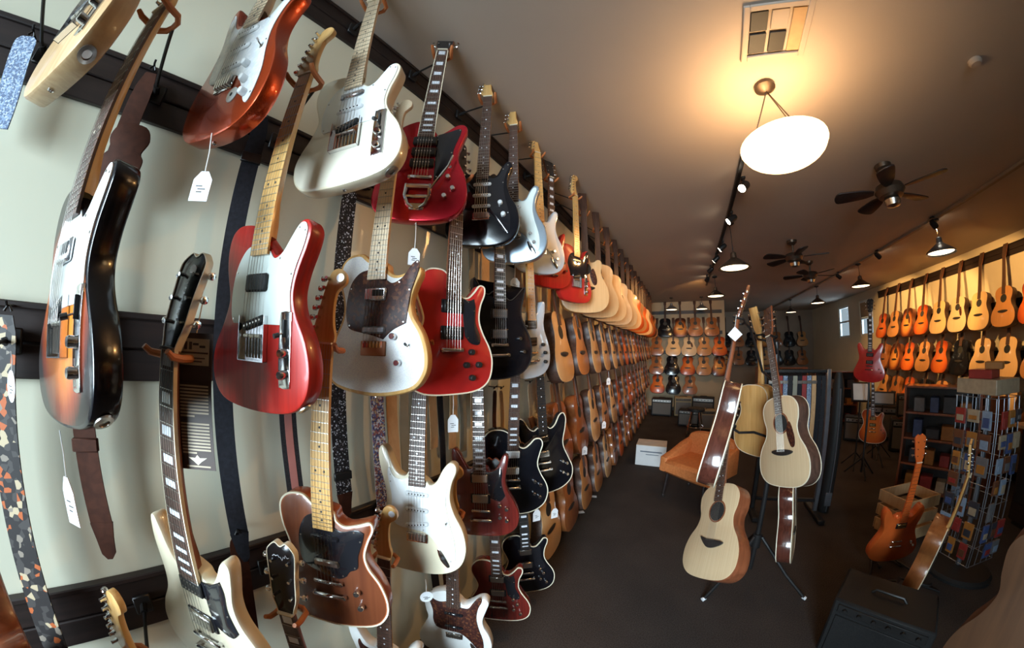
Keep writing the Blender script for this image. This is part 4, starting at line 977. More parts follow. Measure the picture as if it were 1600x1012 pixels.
# ------------------------------------------------------------------ armchair, carton
c = at(1080, 765, z=0)
t = thing('armchair', 'small orange vinyl armchair on dark legs beside the white carton', 'armchair', (.24, 3.52, 0), -.62)
b = MB(); b.box((0, 0, .36), (.56, .54, .16), 0, None, .035); b.build('seat', M['orange_leather'], t)
b = MB(); b.slab(spline([(-.29, .40, 1), (-.30, .60), (-.25, .67), (-.10, .70), (.10, .70), (.25, .67), (.30, .60), (.29, .40, 1)], 5), .20, .30, .03); b.build('backrest', M['orange_leather'], t)
for s in (-1, 1):
    b = MB(); b.slab([(-.26, .30), (.28, .30), (.28, .60), (.10, .57), (-.10, .50), (-.26, .46)], -.045, .045, .02); b.v = [(s * .285 + y, x, z) for x, y, z in b.v]; b.build('armrest', M['orange_leather'], t)
    for q in (-1, 1):
        b = MB(); b.tube([(s * .23, q * .22, .29), (s * .25, q * .24, .035)], [.022, .014], 8); lg = b.build('leg', M['dark_wood'], t)
        b = MB(); b.lathe([(.018, 0), (.020, .012), (.016, .036)], (s * .25, q * .24, 0), n=10); b.build('caster', M['chrome'], lg)
t = thing('carton', 'white cardboard carton with a kraft lid standing alone on the carpet', 'box', (-.36, 4.55, 0), .03)
b = MB(); b.box((0, 0, .145), (.42, .32, .29), 0, None, .004); b.build('box_body', M['carton'], t, 0)
b = MB()
for s in (-1, 1): b.box((0, s * .081, .2925), (.42, .158, .005))
b.build('lid', M['carton_top'], t, 0)
b = MB(); b.box((0, -.1605, .205), (.30, .002, .018)); b.box((.02, -.1605, .165), (.18, .002, .010)); b.build('printed_line', M['steel'], t, 0)
for i, (px, py, a) in enumerate(((905, 800, .7), (925, 775, .3))):
    p = at(px, py, z=.004); b = MB(); b.box((0, 0, 0), (.10, .045, .002)); o = b.build('paper_scrap', M['tagw'], None, 0); o.location = (p.x, p.y, .004); o.rotation_euler = (.0, 0, a)
    tag(o, ('white paper scrap on the carpet by the lowest acoustics', 'second white paper scrap on the carpet, farther along the guitar wall')[i], 'paper')

# ------------------------------------------------------------------ amplifiers and far floor
def amp(x, y, w, d, h, rz, skin, label, z=0.0, group='amplifiers on the shop floor', grill='grille', tilt=0.0):
    t = thing('guitar_amplifier', label, 'amplifier', (x, y, z), rz, group)
    b = MB(); b.box((0, 0, h / 2 + .015), (w, d, h), 0, None, .012); b.build('cabinet', M[skin], t)
    b = MB(); b.box((0, -d / 2 - .001, h * .42 + .015), (w * .88, .012, h * .66), 0, None, .004); b.build('speaker_grille', M[grill], t)
    b = MB(); b.box((0, -d / 2 - .001, h * .87 + .015), (w * .88, .014, h * .13), 0, None, .003); p = b.build('control_panel', M['black_matte'] if grill == 'tolex' else M['nickel'] if skin != 'tweed' else M['brass'], t)
    for i in range(6): b = MB(); b.lathe([(.012, 0), (.010, -.014)][::-1], (-w * .36 + w * .145 * i, -d / 2 - .008, h * .87 + .015), 'y', 10); b.build('knob', M['black_matte'], p)
    b = MB(); b.tube([(-.09, 0, h + .012), (-.07, 0, h + .035), (.07, 0, h + .035), (.09, 0, h + .012)], .008, 7); b.build('handle', M['black_matte'], t)
    for sx in (-1, 1):
        for sy in (-1, 1): b = MB(); b.lathe([(.018, 0), (.02, .016)], (sx * w * .42, sy * d * .40, 0), n=8); b.build('foot', M['black_matte'], t)
    return t
for i, (x, y, w, h, s, l) in enumerate(((-.45, 8.05, .50, .42, 'tolex', 'black amplifier under the far wall near its guitar-wall corner'), (.06, 8.15, .42, .46, 'tweed', 'tan tweed amplifier under the middle of the far wall'), (.55, 8.0, .52, .50, 'tolex', 'black amplifier under the far wall beside the partition corner'), (.62, 6.9, .40, .40, 'tweed', 'small tweed amplifier standing out in the aisle before the far wall'), (.20, 7.1, .44, .34, 'tolex', 'low black amplifier in the aisle before the tweed one'))):
    amp(x, y, w, .26, h, random.uniform(-.15, .15), s, l)
def stool(x, y, h, label):
    t = thing('stool', label, 'stool', (x, y, 0))
    b = MB(); b.lathe([(.001, h + .03), (.15, h + .03), (.165, h + .015), (.165, h - .02), (.15, h - .03), (.001, h - .03)][::-1], n=20); b.build('seat', M['tolex'], t)
    for k in range(4):
        a = k * PI / 2 + .6; b = MB(); b.tube([(.10 * math.cos(a), .10 * math.sin(a), h - .02), (.19 * math.cos(a), .19 * math.sin(a), 0)], .012, 7); b.build('leg', M['chrome'], t)
    b = MB(); b.lathe([(.155, .19), (.165, .20), (.155, .21), (.145, .20), (.155, .19)], n=20, caps=False); b.build('foot_ring', M['chrome'], t)
stool(.30, 6.2, .52, 'round black stool on chrome legs in the aisle before the far amplifiers')
AM = [(3.92, 6.35, .62, .30, .60, 'black amplifier low against the opposite wall behind the orange guitar'), (3.38, 6.25, .50, .28, .42, 'black amplifier beside the orange guitar on its stand'), (3.90, 5.50, .60, .30, .50, 'black amplifier stacked under a smaller one by the opposite wall'), (3.90, 4.80, .56, .30, .55, 'black amplifier at the near end of the amplifier line')]
for x, y, w, d, h, l in AM: amp(x, y, w, d, h, -.5, 'tolex', l)
amp(3.90, 5.50, .46, .24, .34, -.5, 'tolex', 'smaller black amplifier stacked on top by the opposite wall', .545)
amp(3.90, 4.80, .44, .24, .30, -.45, 'tweed', 'small tweed amplifier on top at the near end of the amplifier line', .595)
c = at(1385, 960, z=.2)
t = amp(1.24, 1.60, .50, .34, .36, -.60, 'tolex', 'big black amplifier close by at the lower edge, orange guitar behind it', grill='tolex')

# ------------------------------------------------------------------ instruments on the floor at the window side
def floor_stand(mw, label, L=.86, T=.1):
    """A low tubular stand under a guitar."""
    o = mw @ Vector((0, .01 + T / 2, -L)); f = (mw.to_3x3() @ Vector((0, -1, 0))); f.z = 0; f.normalize(); s = Vector((-f.y, f.x, 0))
    t = thing('guitar_stand', label, 'guitar stand', (o.x, o.y, 0), 0, 'low tubular guitar stands')
    zt = max(.03, min((mw @ Vector((0, y, -L))).z for y in (.01, .01 + T)) - .040)
    for k in (-1, 1):
        b = MB(); b.tube([-f * (T / 2 + .05) + s * k * .05 + Vector((0, 0, zt)), s * k * .07 + Vector((0, 0, zt)), f * (T / 2 + .035) + s * k * .09 + Vector((0, 0, zt)), f * (T / 2 + .055) + s * k * .09 + Vector((0, 0, zt + .02))], .009, 7); b.build('cradle', M['arm'], t)
        b = MB(); b.tube([-f * (T / 2 + .05) + s * k * .05 + Vector((0, 0, zt)), s * k * .20 + f * .16 + Vector((0, 0, .010))], .009, 7); b.build('leg', M['arm'], t)
    b = MB(); b.tube([-f * (T / 2 + .05) - s * .05 + Vector((0, 0, zt)), -f * (T / 2 + .05) + s * .05 + Vector((0, 0, zt))], .009, 7); b.tube([-f * (T / 2 + .05) + Vector((0, 0, zt)), -f * .26 + Vector((0, 0, .010))], .009, 7); b.build('rear_leg', M['arm'], t)
    return t
mw = pose(2.87, 4.96, -.47, 126, 0, 3)
electric('orange single-cut semi-hollow guitar standing on the carpet under the red one', mw, dict(body='hollow', T=.06, front=M['orange_burst'], side=M['orange_burst'], bind=M['bind'], head='gibson', headm=M['ebony'], neck=M['mahogany'], fb=M['rosewood'], inlay='block', pickups=[(-.505, 'hum', M['gold']), (-.595, 'hum', M['gold'])], knobs=[(.12, -.66), (.15, -.70)]), 1)
floor_stand(mw, 'low tubular stand under the orange semi-hollow guitar')
p = at(1362, 535, y=4.35)
mw = pose(p.x, 4.35, p.z - EYE + .36, 128, 0, -3)
electric('bright red horned electric guitar held up high near the opposite wall', mw, dict(body='twin', T=.05, front=M['red_flat'], head='gibson', headm=M['ebony'], neck=M['ebony'], fb=M['ebony'], inlay='block', pickups=[(-.51, 'hum'), (-.60, 'hum')], knobs=[(.12, -.68), (.15, -.72)]), 1)
t = thing('guitar_stand', 'tall black post stand holding the bright red guitar', 'guitar stand', (p.x + .02, 4.45, 0), 0, 'tall guitar stands')
b = MB(); b.tube([(0, 0, .05), (0, 0, p.z + .30)], .014, 8); b.build('pole', M['arm'], t)
for k in range(3):
    a = k * 2.1 + .3; b = MB(); b.tube([(0, 0, .25), (.22 * math.cos(a), .22 * math.sin(a), .01)], .011, 7); b.build('leg', M['arm'], t)
def music_stand(px, py, y, w, h, label, slabel, rz, mt, tilt):
    p = at(px, py, y=y)
    t = thing('music_stand', label, 'music stand', (p.x, y, 0), rz, 'music stands with sheets')
    b = MB(); b.tube([(0, .03, .04), (0, .03, p.z - .02)], .011, 8); b.build('pole', M['arm'], t)
    for k in range(3):
        a = k * 2.1 + .4; b = MB(); b.tube([(0, .03, .22), (.2 * math.cos(a), .03 + .2 * math.sin(a), .01)], .009, 6); b.build('leg', M['arm'], t)
    rot = Matrix.Rotation(tilt, 3, 'X')
    b = MB(); b.box(rot @ Vector((0, .004, 0)) + Vector((0, 0, p.z)), (w + .06, .006, h + .05), 0, rot); b.box(rot @ Vector((0, -.014, -h / 2 - .022)) + Vector((0, 0, p.z)), (w + .06, .04, .006), 0, rot); b.build('desk', M['arm'], t, 0)
    b = MB()
    b.box((0, 0, 0), (w, .003, h))
    s = b.build('sheet_music', mt, None, 0); s.matrix_world = Matrix.Translation((p.x, y, p.z)) @ Matrix.Rotation(rz, 4, 'Z') @ rot.to_4x4() @ Matrix.Translation((0, -.004, 0))
    tag(s, slabel, 'sheet music')
M['paper_grey'] = paint('grey printed paper', (.40, .42, .46), .8, var=.06)
music_stand(1345, 612, 4.75, .20, .24, 'music stand with a slanted white sheet left of the red guitar'.replace('left of', 'beside'), 'slanted white sheet on the music stand beside the red guitar', -.35, M['paper'], -.55)
music_stand(1380, 622, 5.2, .30, .15, 'music stand with two grey sheets above the orange semi-hollow guitar', 'grey sheet pair on the music stand above the orange semi-hollow guitar', -.5, M['paper_grey'], -.25)

mw = pose(1.70, 2.24, -.74, 88, -12, 5)
electric('bright orange hollow guitar standing behind the big black amplifier, chrome tuners up', mw, dict(body='twin', T=.06, front=M['orange_paint'], side=M['orange_paint'], head='gibson', headm=M['orange_paint'], neck=M['orange_paint'], fb=M['orange_paint'], pickups=[(-.51, 'hum', M['gold'])], knobs=[(.12, -.66), (.15, -.70)], peg=M['chrome']), 1)
floor_stand(mw, 'low tubular stand under the bright orange hollow guitar')
mw = pose(1.72, 1.80, -.68, 46, -8, 15)
acoustic('brown acoustic guitar with a pale edge leaning edge-on beside the accessory tower', mw, dict(top=M['pine'], side=M['koa'], body='grand', bind=M['bind'], neck=M['maple'], T=.10), 1)
floor_stand(mw, 'low tubular stand under the brown acoustic by the accessory tower')
mw = pose(.86, .54, .0, 148, 0, 0)
acoustic('large brown guitar body close to the camera in the lower corner', mw, dict(top=M['brown_dim'], side=M['brown_dim'], body='dread', T=.10), 1)
floor_stand(mw, 'low tubular stand under the large brown guitar close by')

# ------------------------------------------------------------------ accessory tower, counter, crate, shelves
t = thing('accessory_tower', 'tall rotating wire display tower crowded with small packets', 'display rack', (2.34, 2.36, 0), .3)
b = MB(); b.lathe([(.001, .05), (.24, .04), (.26, .02), (.26, 0), (.001, 0)][::-1], n=24); b.build('base', M['tolex'], t)
b = MB(); b.tube([(0, 0, .04), (0, 0, 1.30)], .02, 10); b.build('post', M['steel'], t)
for sx, sy in ((0, -1), (1, 0), (0, 1), (-1, 0)):
    b = MB()
    for i in range(5): b.tube([(sx * .16 + abs(sy) * (-.15 + .075 * i), sy * .16 + abs(sx) * (-.15 + .075 * i), .14), (sx * .16 + abs(sy) * (-.15 + .075 * i), sy * .16 + abs(sx) * (-.15 + .075 * i), 1.28)], .003, 5)
    for k in range(9): b.tube([(sx * .16 - abs(sy) * .16, sy * .16 - abs(sx) * .16, .14 + .1425 * k), (sx * .16 + abs(sy) * .16, sy * .16 + abs(sx) * .16, .14 + .1425 * k)], .003, 5)
    b.build('wire_panel', M['steel'], t)
PK = [('red', (.26, .03, .025)), ('blue', (.05, .08, .20)), ('pale blue', (.22, .30, .42)), ('amber', (.34, .14, .03)), ('grey', (.14, .14, .15)), ('cream', (.36, .29, .20)), ('dark', (.04, .04, .05)), ('brown', (.13, .05, .025))]
for n, c in PK: M['pk_' + n] = paint(n + ' packet card', c, .4, var=.12, scale=30)
R3 = Matrix.Rotation(.3, 3, 'Z'); cnt = {}
for f, (sx, sy) in enumerate(((0, -1), (-1, 0))):
    for r in range(7):
        for q in range(3):
            n = PK[(r * 5 + q * 3 + f * 2 + (r * q) % 3) % 8][0]
            loc = R3 @ Vector((sx * .182 + abs(sy) * (-.10 + .10 * q), sy * .182 + abs(sx) * (-.10 + .10 * q), 0)) + Vector((2.34, 2.36, 1.20 - .15 * r))
            hp = random.uniform(.08, .135); wp = random.uniform(.055, .09)
            if random.random() < .12: continue
            s = thing('accessory_packet', f'{n} packet, {ORD[r]} tier down, {("front", "aisle")[f]} face, {("first", "middle", "last")[q]} column of accessory tower', 'packet', loc, .3 + (0 if f == 0 else -PI / 2), 'packets on the accessory tower')
            b = MB(); b.box((0, 0, -hp / 2), (wp, .014, hp), 0, None, .002); b.build('pouch', M['pk_' + n], s, 0)
            b = MB(); b.box((0, -.009, -hp * .62), (wp * .7, .006, hp * random.uniform(.3, .55)), 0, None, .002); b.build('insert', M['pk_' + PK[(r + q * 2 + f) % 8][0]], s, 0)
for i, (dx, dy, dz, sz, n, l) in enumerate(((0, 0, 1.30, (.34, .30, .10), 'cream', 'cream carton lying on top of the accessory tower'), (-.04, .0, 1.40, (.20, .16, .06), 'red', 'flat red box on the cream carton'), (.04, -.02, 1.46, (.16, .12, .05), 'amber', 'small amber box topmost on the accessory tower'))):
    o = MB().box((0, 0, sz[2] / 2), sz, 0, None, .004).build('box', M['pk_' + n], None, 0); o.location = (2.34 + dx, 2.36 + dy, dz); o.rotation_euler = (0, 0, .3 + .2 * i); tag(o, l, 'box', 'boxes on the accessory tower')
t = thing('sales_counter', 'dark glass-topped sales counter with a pale top along the window side', 'counter', (3.72, 2.35, 0), -.06)
b = MB(); b.box((0, 0, .46), (.62, 1.3, .84), 0, None, .01); b.build('cabinet', M['dark_wood'], t)
b = MB(); b.box((-.02, 0, .90), (.72, 1.4, .04), 0, None, .008); b.build('countertop', M['kraft'], t)
b = MB(); b.box((0, 0, .03), (.56, 1.22, .06)); b.build('plinth', M['black_matte'], t)
for k in range(3): b = MB(); b.box((-.315, -.42 + .42 * k, .52), (.012, .38, .60), 0, None, .003); b.build('front_panel', M['tolex'], t)
BX = [(3.60, 1.90, .24, .18, .14, 'cream'), (3.56, 2.2, .20, .20, .22, 'grey'), (3.60, 2.52, .26, .20, .12, 'red'), (3.58, 2.82, .20, .16, .20, 'cream'), (3.88, 2.3, .22, .22, .30, 'dark')]
for i, (x, y, w, d, h, n) in enumerate(BX):
    o = MB().box((0, 0, h / 2), (w, d, h), 0, None, .004).build('box', M['pk_' + n], None, 0); o.location = (x, y, .921); o.rotation_euler = (0, 0, -.1 + .1 * i); tag(o, f'{n} box standing on the sales counter, {ORD[i]} along it', 'box', 'boxes on the sales counter')
t = thing('wooden_crate', 'pale slatted wooden crate on the carpet before the accessory tower', 'crate', (2.22, 2.98, 0), .35)
for s in (-1, 1):
    for k in range(3):
        b = MB(); b.box((0, s * .16, .07 + .13 * k), (.44, .014, .10), 0, None, .003); b.build('side_slat', M['pine'], t)
        b = MB(); b.box((s * .213, 0, .07 + .13 * k), (.014, .30, .10), 0, None, .003); b.build('end_slat', M['pine'], t)
b = MB(); b.box((0, 0, .012), (.42, .30, .016)); b.build('bottom', M['pine'], t)
def shelf(x, y, w, h, d, rz, label, nsh):
    t = thing('display_shelf', label, 'shelf', (x, y, 0), rz, 'display shelves on the shop floor')
    for s in (-1, 1): b = MB(); b.box((s * (w / 2 - .012), 0, h / 2), (.024, d, h), 0, None, .003); b.build('side_panel', M['mahogany'], t)
    for k in range(nsh): b = MB(); b.box((0, 0, .08 + (h - .1) * k / (nsh - 1)), (w - .05, d, .022), 0, None, .003); b.build('shelf_board', M['mahogany'], t)
    b = MB(); b.box((0, d / 2 - .006, h / 2), (w - .05, .01, h - .02)); b.build('back_panel', M['dark_wood'], t)
    return t
SH = [(2.25, 7.6, 1.1, 1.25, .32, 0, 'brown open display shelf in the dim middle of the shop, nearer the aisle', 4), (3.55, 7.75, 1.0, 1.15, .32, -.1, 'brown open display shelf in the dim middle of the shop, nearer the windows', 4), (3.98, 4.12, .62, 1.05, .28, -PI / 2, 'brown open display shelf against the opposite wall behind the counter', 4), (3.05, 3.72, .80, 1.22, .30, -.72, 'brown open display shelf crowded with packets beyond the accessory tower', 5)]
for a in SH: shelf(*a)
idx = 0
for j, (x, y, w, h, d, rz, l, n) in enumerate(SH):
    for k in range(n - 1):
        for q in range(4):
            nm = PK[(k * 3 + q * 5 + j) % 8][0]; lx = -w / 2 + .16 + q * (w - .32) / 3; hh = random.uniform(.10, .20)
            loc = Matrix.Rotation(rz, 3, 'Z') @ Vector((lx, -.02, 0)) + Vector((x, y, .092 + (h - .1) * k / (n - 1)))
            o = MB().box((0, 0, hh / 2), (random.uniform(.09, min(.17, (w - .36) / 3)), .16, hh), 0, None, .006).build('box', M['pk_' + nm], None, 0); o.location = loc; o.rotation_euler = (0, 0, rz)
            tag(o, f'{nm} box, {ORD[q]} on the {("lowest", "second", "third", "upper")[k]} board of the shelf {("nearer the aisle", "nearer the windows", "behind the counter", "beyond the tower")[j]}', 'box', 'boxes on the display shelves')

# ------------------------------------------------------------------ ceiling things
vp = at(1213, 50, z=CEIL - .01)
t = thing('ceiling_vent', 'square metal air vent with dark openings in the ceiling above the bowl lamp', 'vent', (vp.x, vp.y, CEIL))
b = MB(); w = .30
for s in (-1, 1): b.box((s * (w / 2 - .014), 0, -.007), (.028, w, .014), 0, None, .003); b.box((0, s * (w / 2 - .014), -.007), (w - .056, .028, .014), 0, None, .003)
b.build('frame', M['ceiling'], t)
for x, y, sx, sy, m in ((-.080, .055, .075, .11, 'ink'), (.010, .055, .075, .11, 'ink'), (-.080, -.065, .075, .10, 'ink'), (.010, -.065, .075, .10, 'ceiling'), (.092, 0, .06, .23, 'kraft')):
    b = MB(); b.box((x, y, -.005), (sx, sy, .008), 0, None, .002); b.build('vent_panel', M[m], t)
b = MB(); b.lathe([(.036, 0), (.036, -.014), (.026, -.024), (.001, -.025)][::-1], n=20); o = b.build('smoke_detector', M['ceiling']); sp = at(1522, 95, z=CEIL); o.location = (sp.x, sp.y, CEIL); tag(o, 'small round white smoke detector alone on the ceiling', 'smoke detector')
def fan(x, y, rz, label):
    t = thing('ceiling_fan', label, 'ceiling fan', (x, y, CEIL), rz, 'ceiling fans over the shop floor')
    b = MB(); b.lathe([(.065, 0), (.06, -.03), (.02, -.06)][::-1], n=18); b.tube([(0, 0, -.05), (0, 0, -.16)], .011, 8); b.build('downrod', M['brass'], t)
    b = MB(); b.lathe([(.03, -.15), (.10, -.17), (.115, -.21), (.09, -.25), (.03, -.26)][::-1], n=20); b.build('motor', M['brass'], t)
    b = MB(); b.lathe([(.05, -.255), (.062, -.28), (.05, -.32), (.001, -.335)][::-1], n=18); b.build('lamp_globe', M['nickel'], t)
    for k in range(5):
        a = k * 2 * PI / 5; b = MB()
        b.slab(spline([(.12, -.022, 1), (.20, -.05), (.34, -.065), (.40, -.058), (.42, 0), (.40, .058), (.34, .065), (.20, .05), (.12, .022, 1)], 3), -.215, -.205, .002)
        rot = Matrix.Rotation(a, 3, 'Z'); pt = Matrix.Rotation(.2, 3, 'X')
        b.v = [tuple(rot @ (pt @ Vector((x_, z_, 0)) + Vector((0, 0, y_)))) for x_, y_, z_ in b.v]; b.build('blade', M['dark_wood'], t)
    return t
fan(1.68, 2.36, .35, 'dark five-blade ceiling fan, the biggest, beside the bowl lamp')
fan(1.45, 4.10, .9, 'dark five-blade ceiling fan, second from the camera over the aisle side')
fan(2.05, 5.15, .2, 'dark five-blade ceiling fan, deepest in the shop')
# ------------------------------------------------------------------ straps on the guitar wall, tags
def strap(label, top, bot, w, mats, x=XW + .045, yaw=0.0, end='tab', wave=.006, group='guitar straps hung on the guitar wall', buckle=None):
    """A strap hanging from a rail; top and bot are spots of the photo on the strap's plane."""
    a, c = at(*top, x=x), at(*bot, x=x)
    z1 = max(c.z, .12); y1 = c.y
    t = thing('guitar_strap', label, 'guitar strap', (x, a.y, a.z), 0, group)
    n = 26; b = MB(); rings = []
    u = Vector((math.sin(yaw), math.cos(yaw), 0)); nn = Vector((math.cos(yaw), -math.sin(yaw), 0))
    H = z1 - a.z; ph = random.random() * 6
    def mid(k): return Vector((0, (y1 - a.y) * k, H * k)) + nn * (wave * math.sin(5 * k + ph))
    for i in range(n + 1):
        k = i / n; p = mid(k); hw = w / 2 * (1 if k > .05 else .55 + 9 * k)
        rings.append([p - u * hw - nn * .0016, p + u * hw - nn * .0016, p + u * hw + nn * .0016, p - u * hw + nn * .0016])
    b.rings(rings[::-1])
    if len(mats) > 1:      # a lighter stripe down the middle
        b.rings([[mid(i / n) + u * s * w * .22 + nn * o for s, o in ((-1, -.0022), (1, -.0022), (1, .0022), (-1, .0022))] for i in range(n, -1, -1)], 1)
    b.build('webbing', list(mats), t, 30)
    if end == 'tab':
        b = MB(); p = mid(1.0)
        b.rings([[p + Vector((0, 0, dz)) - u * h - nn * .003, p + Vector((0, 0, dz)) + u * h - nn * .003, p + Vector((0, 0, dz)) + u * h + nn * .003, p + Vector((0, 0, dz)) - u * h + nn * .003] for dz, h in ((-.085, w * .12), (-.07, w * .32), (-.03, w * .40), (.01, w * .52))])
        b.build('end_tab', M['leather'] if mats[0] is not M['strap_navy'] else M['strap_navy'], t, 0)
    if buckle is not None:
        p = mid(buckle); b = MB(); b.box(p + nn * .003, (.012, w * 1.15, .030), 0, Matrix.Rotation(-yaw, 3, 'Z'), .002); b.build('buckle', M['arm'] if mats[0] is not M['leather'] else M['leather'], t)
    b = MB(); b.tube([(0, -.008, .008), (0, 0, .022), (0, .008, .008)], .003, 6); b.tube([(-.04, 0, .02), (.012, 0, .02), (.018, 0, .028)], .003, 6); b.build('hook', M['arm'], t)
    return t
_ls = strap('brown leather strap with a wide scalloped pad behind the sunburst guitar', (236, 112), (160, 822), .052, [M['leather']], yaw=.25, buckle=.82)
pc = at(196, 236, x=XW + .05) - Vector(_ls.location)
b = MB(); b.slab(spline([(-.045, -.06), (-.050, -.02), (-.040, .0), (-.050, .035), (-.030, .07), (.030, .07), (.050, .035), (.040, 0), (.050, -.02), (.045, -.06), (.028, -.10), (-.028, -.10)], 4), -.003, .003, .001)
yw = .25; rt = Matrix(((math.sin(yw), -math.cos(yw), 0), (math.cos(yw), math.sin(yw), 0), (0, 0, 1)))
b.v = [tuple(rt @ Vector(v) + pc) for v in b.v]; b.build('shoulder_pad', M['leather'], _ls)
strap('dark strap with orange and cream flowers hanging low by the frame edge', (12, 492), (112, 1060), .060, [M['strap_floral']], x=XW + .06, yaw=.3, end='')
strap('blue paisley strap hung on the upper rail at the frame corner', (46, 60), (-6, 200), .060, [M['strap_blue']], x=XW + .05, yaw=.3, end='')
strap('black studded strap behind the transparent cherry red guitar', (412, 185), (375, 838), .050, [M['strap_navy']], yaw=.2, buckle=.12)
strap('black strap with a dusty pink stripe under the cherry red guitar', (449, 560), (462, 775), .052, [M['strap_black'], M['strap_pink']], end='')
strap('black strap with silver flecks behind the white sparkle guitar', (549, 285), (540, 775), .055, [M['strap_spark']], yaw=.1, buckle=.93)
strap('multicolour woven strap beside the cream double-cut guitar', (588, 560), (600, 795), .052, [M['strap_mosaic']], yaw=.1)
strap('dark strap hanging behind the walnut brown guitar near the bottom', (372, 838), (392, 985), .050, [M['leather']])
strap('black flecked strap under the maple headstock with a sticker', (602, 880), (606, 1040), .050, [M['strap_spark']])
strap('black webbing strap beside the off-white guitar at the bottom', (672, 835), (690, 1000), .045, [M['strap_navy']])
strap('narrow black strap between the cream double-cut and dark cherry guitars', (688, 560), (692, 742), .034, [M['strap_black'], M['strap_navy']], end='')
strap('black narrow strap tail showing below the cream double-cut guitar', (690, 760), (696, 912), .035, [M['leather']])
CS = [((612, 590), (618, 745), .05, 'strap_tan'), ((632, 590), (636, 760), .045, 'strap_grey'), ((708, 585), (708, 700), .05, 'strap_tan'), ((722, 585), (724, 705), .05, 'strap_grey'), ((772, 610), (774, 690), .035, 'leather'), ((783, 610), (785, 690), .035, 'strap_tan'),
      ((757, 345), (758, 455), .07, 'strap_tan'), ((735, 330), (737, 452), .05, 'strap_grey'), ((808, 365), (808, 478), .07, 'strap_tan'), ((836, 380), (838, 480), .06, 'strap_cream'), ((858, 395), (858, 485), .06, 'strap_tan'), ((872, 405), (872, 490), .05, 'strap_grey'), ((828, 600), (829, 660), .045, 'strap_cream'), ((862, 600), (862, 650), .05, 'strap_tan'), ((880, 600), (880, 640), .05, 'strap_cream'), ((660, 600), (664, 770), .05, 'strap_cream'), ((676, 600), (678, 700), .045, 'strap_tan'), ((820, 372), (822, 480), .06, 'strap_tan'), ((740, 600), (742, 700), .05, 'strap_cream')]
for i, (a, c, w, mm) in enumerate(CS):
    strap(f'{"tan leather" if "tan" in mm or mm == "leather" else "grey-green" if "grey" in mm else "cream"} strap flat on the wall, {ORD[i]} of the plain ones counted along the aisle', a, c, w, [M[mm]], end='', wave=.004, group='plain straps flat on the guitar wall')

def price_tag(label, hang, card, x, w=.034, h=.055, shape='tag', yaw=0.6, mat=None, group='white price tags on threads'):
    """A card on a thread; hang and card are spots of the photo (thread top, card top) on the plane x."""
    a, c = at(*hang, x=x), at(*card, x=x)
    t = thing('price_tag', label, 'price tag', (x, c.y, c.z), 0, group)
    u = Vector((math.sin(yaw), math.cos(yaw), 0)); rot = Matrix((u, Vector((-math.cos(yaw), math.sin(yaw), 0)), (0, 0, 1))).transposed()
    if shape == 'tag': pts = [(-w / 2, -h), (w / 2, -h), (w / 2, -h * .28), (w * .2, 0), (-w * .2, 0), (-w / 2, -h * .28)]
    else: pts = [(w / 2 * math.cos(i * PI / 10), -h / 2 + h / 2 * math.sin(i * PI / 10)) for i in range(20)]
    b = MB(); b.slab(pts, -.0008, .0008, 0); b.v = [tuple(rot @ Vector(v)) for v in b.v]; cd = b.build('card', mat or M['tagw'], t, 0)
    b = MB()
    for q, (px, pz, pw) in enumerate(((-.1, -.5, .35), (.05, -.6, .42), (-.05, -.7, .3))): b.box((px * w, -.0011, pz * h), (pw * w, .0006, .002))
    b.v = [tuple(rot @ Vector(v)) for v in b.v]; b.build('handwriting', M['ink'], cd, 0)
    d = Vector((0, a.y - c.y, a.z - c.z)); b = MB(); b.tube([(0, 0, -.004), tuple(d * .5 + Vector((0, .002, 0))), tuple(d)], .0011, 5); b.build('thread', M['thread'], t)
    return t
price_tag('white price tag on a long thread under the tangerine guitar', (331, 208), (321, 268), -.70, .040, .062)
price_tag('white price tag on a long thread below the sunburst guitar', (93, 672), (103, 745), -.72, .036, .085, yaw=.9)
price_tag('white oval tag hanging in front of the floral strap', (17, 548), (18, 578), -.85, .040, .058, 'oval', yaw=.9)
price_tag('white price tag touching the horn of the white sparkle guitar', (650, 347), (648, 388), -.735, .036, .055)
price_tag('small white tag between the flat red and the dark cherry guitars', (708, 615), (708, 648), -.76, .040, .066)
price_tag('small white tag over the strap beside the black horned guitar', (804, 405), (805, 434), -.80, .052, .070)
price_tag('round white tag beside the neck of the off-white guitar', (665, 905), (666, 924), -.70, .046, .048, 'oval')
price_tag('small white tag by the lowest black guitar', (838, 780), (839, 796), -.74, .050, .078)
for i, (px, py) in enumerate(((951, 590), (944, 658), (914, 697), (867, 794), (871, 800))[:4]):
    price_tag(f'tiny white tag among the acoustics, {ORD[i]} counted from the top', (px, py - 10), (px, py), -.70, .05, .07)

# printed swing tags beside the black headstock
p = at(304, 520, x=-.70)
t = thing('swing_tag', 'dark brown printed swing tag with a cream heading and winged emblem beside the black headstock', 'swing tag', p)
yaw = .62; u = Vector((math.sin(yaw), math.cos(yaw), 0)); rot = Matrix((u, Vector((-math.cos(yaw), math.sin(yaw), 0)), (0, 0, 1))).transposed()
def card(nm, x0, z0, x1, z1, m, y=0.0, d=.0012, par=None):
    b = MB(); b.box(((x0 + x1) / 2, y, (z0 + z1) / 2), (x1 - x0, d, z1 - z0)); b.v = [tuple(rot @ Vector(v)) for v in b.v]; return b.build(nm, m, par or t, 0)
M['card_brown'] = paint('brown printed card', (.060, .038, .032), .55, var=.08)
M['card_cream'] = paint('cream print', (.52, .42, .30), .6, var=.1)
back = card('back_card', -.036, -.255, .036, -.055, M['card_brown'], .004); front = card('front_card', -.032, -.085, .040, .0, M['card_brown'], -.002)
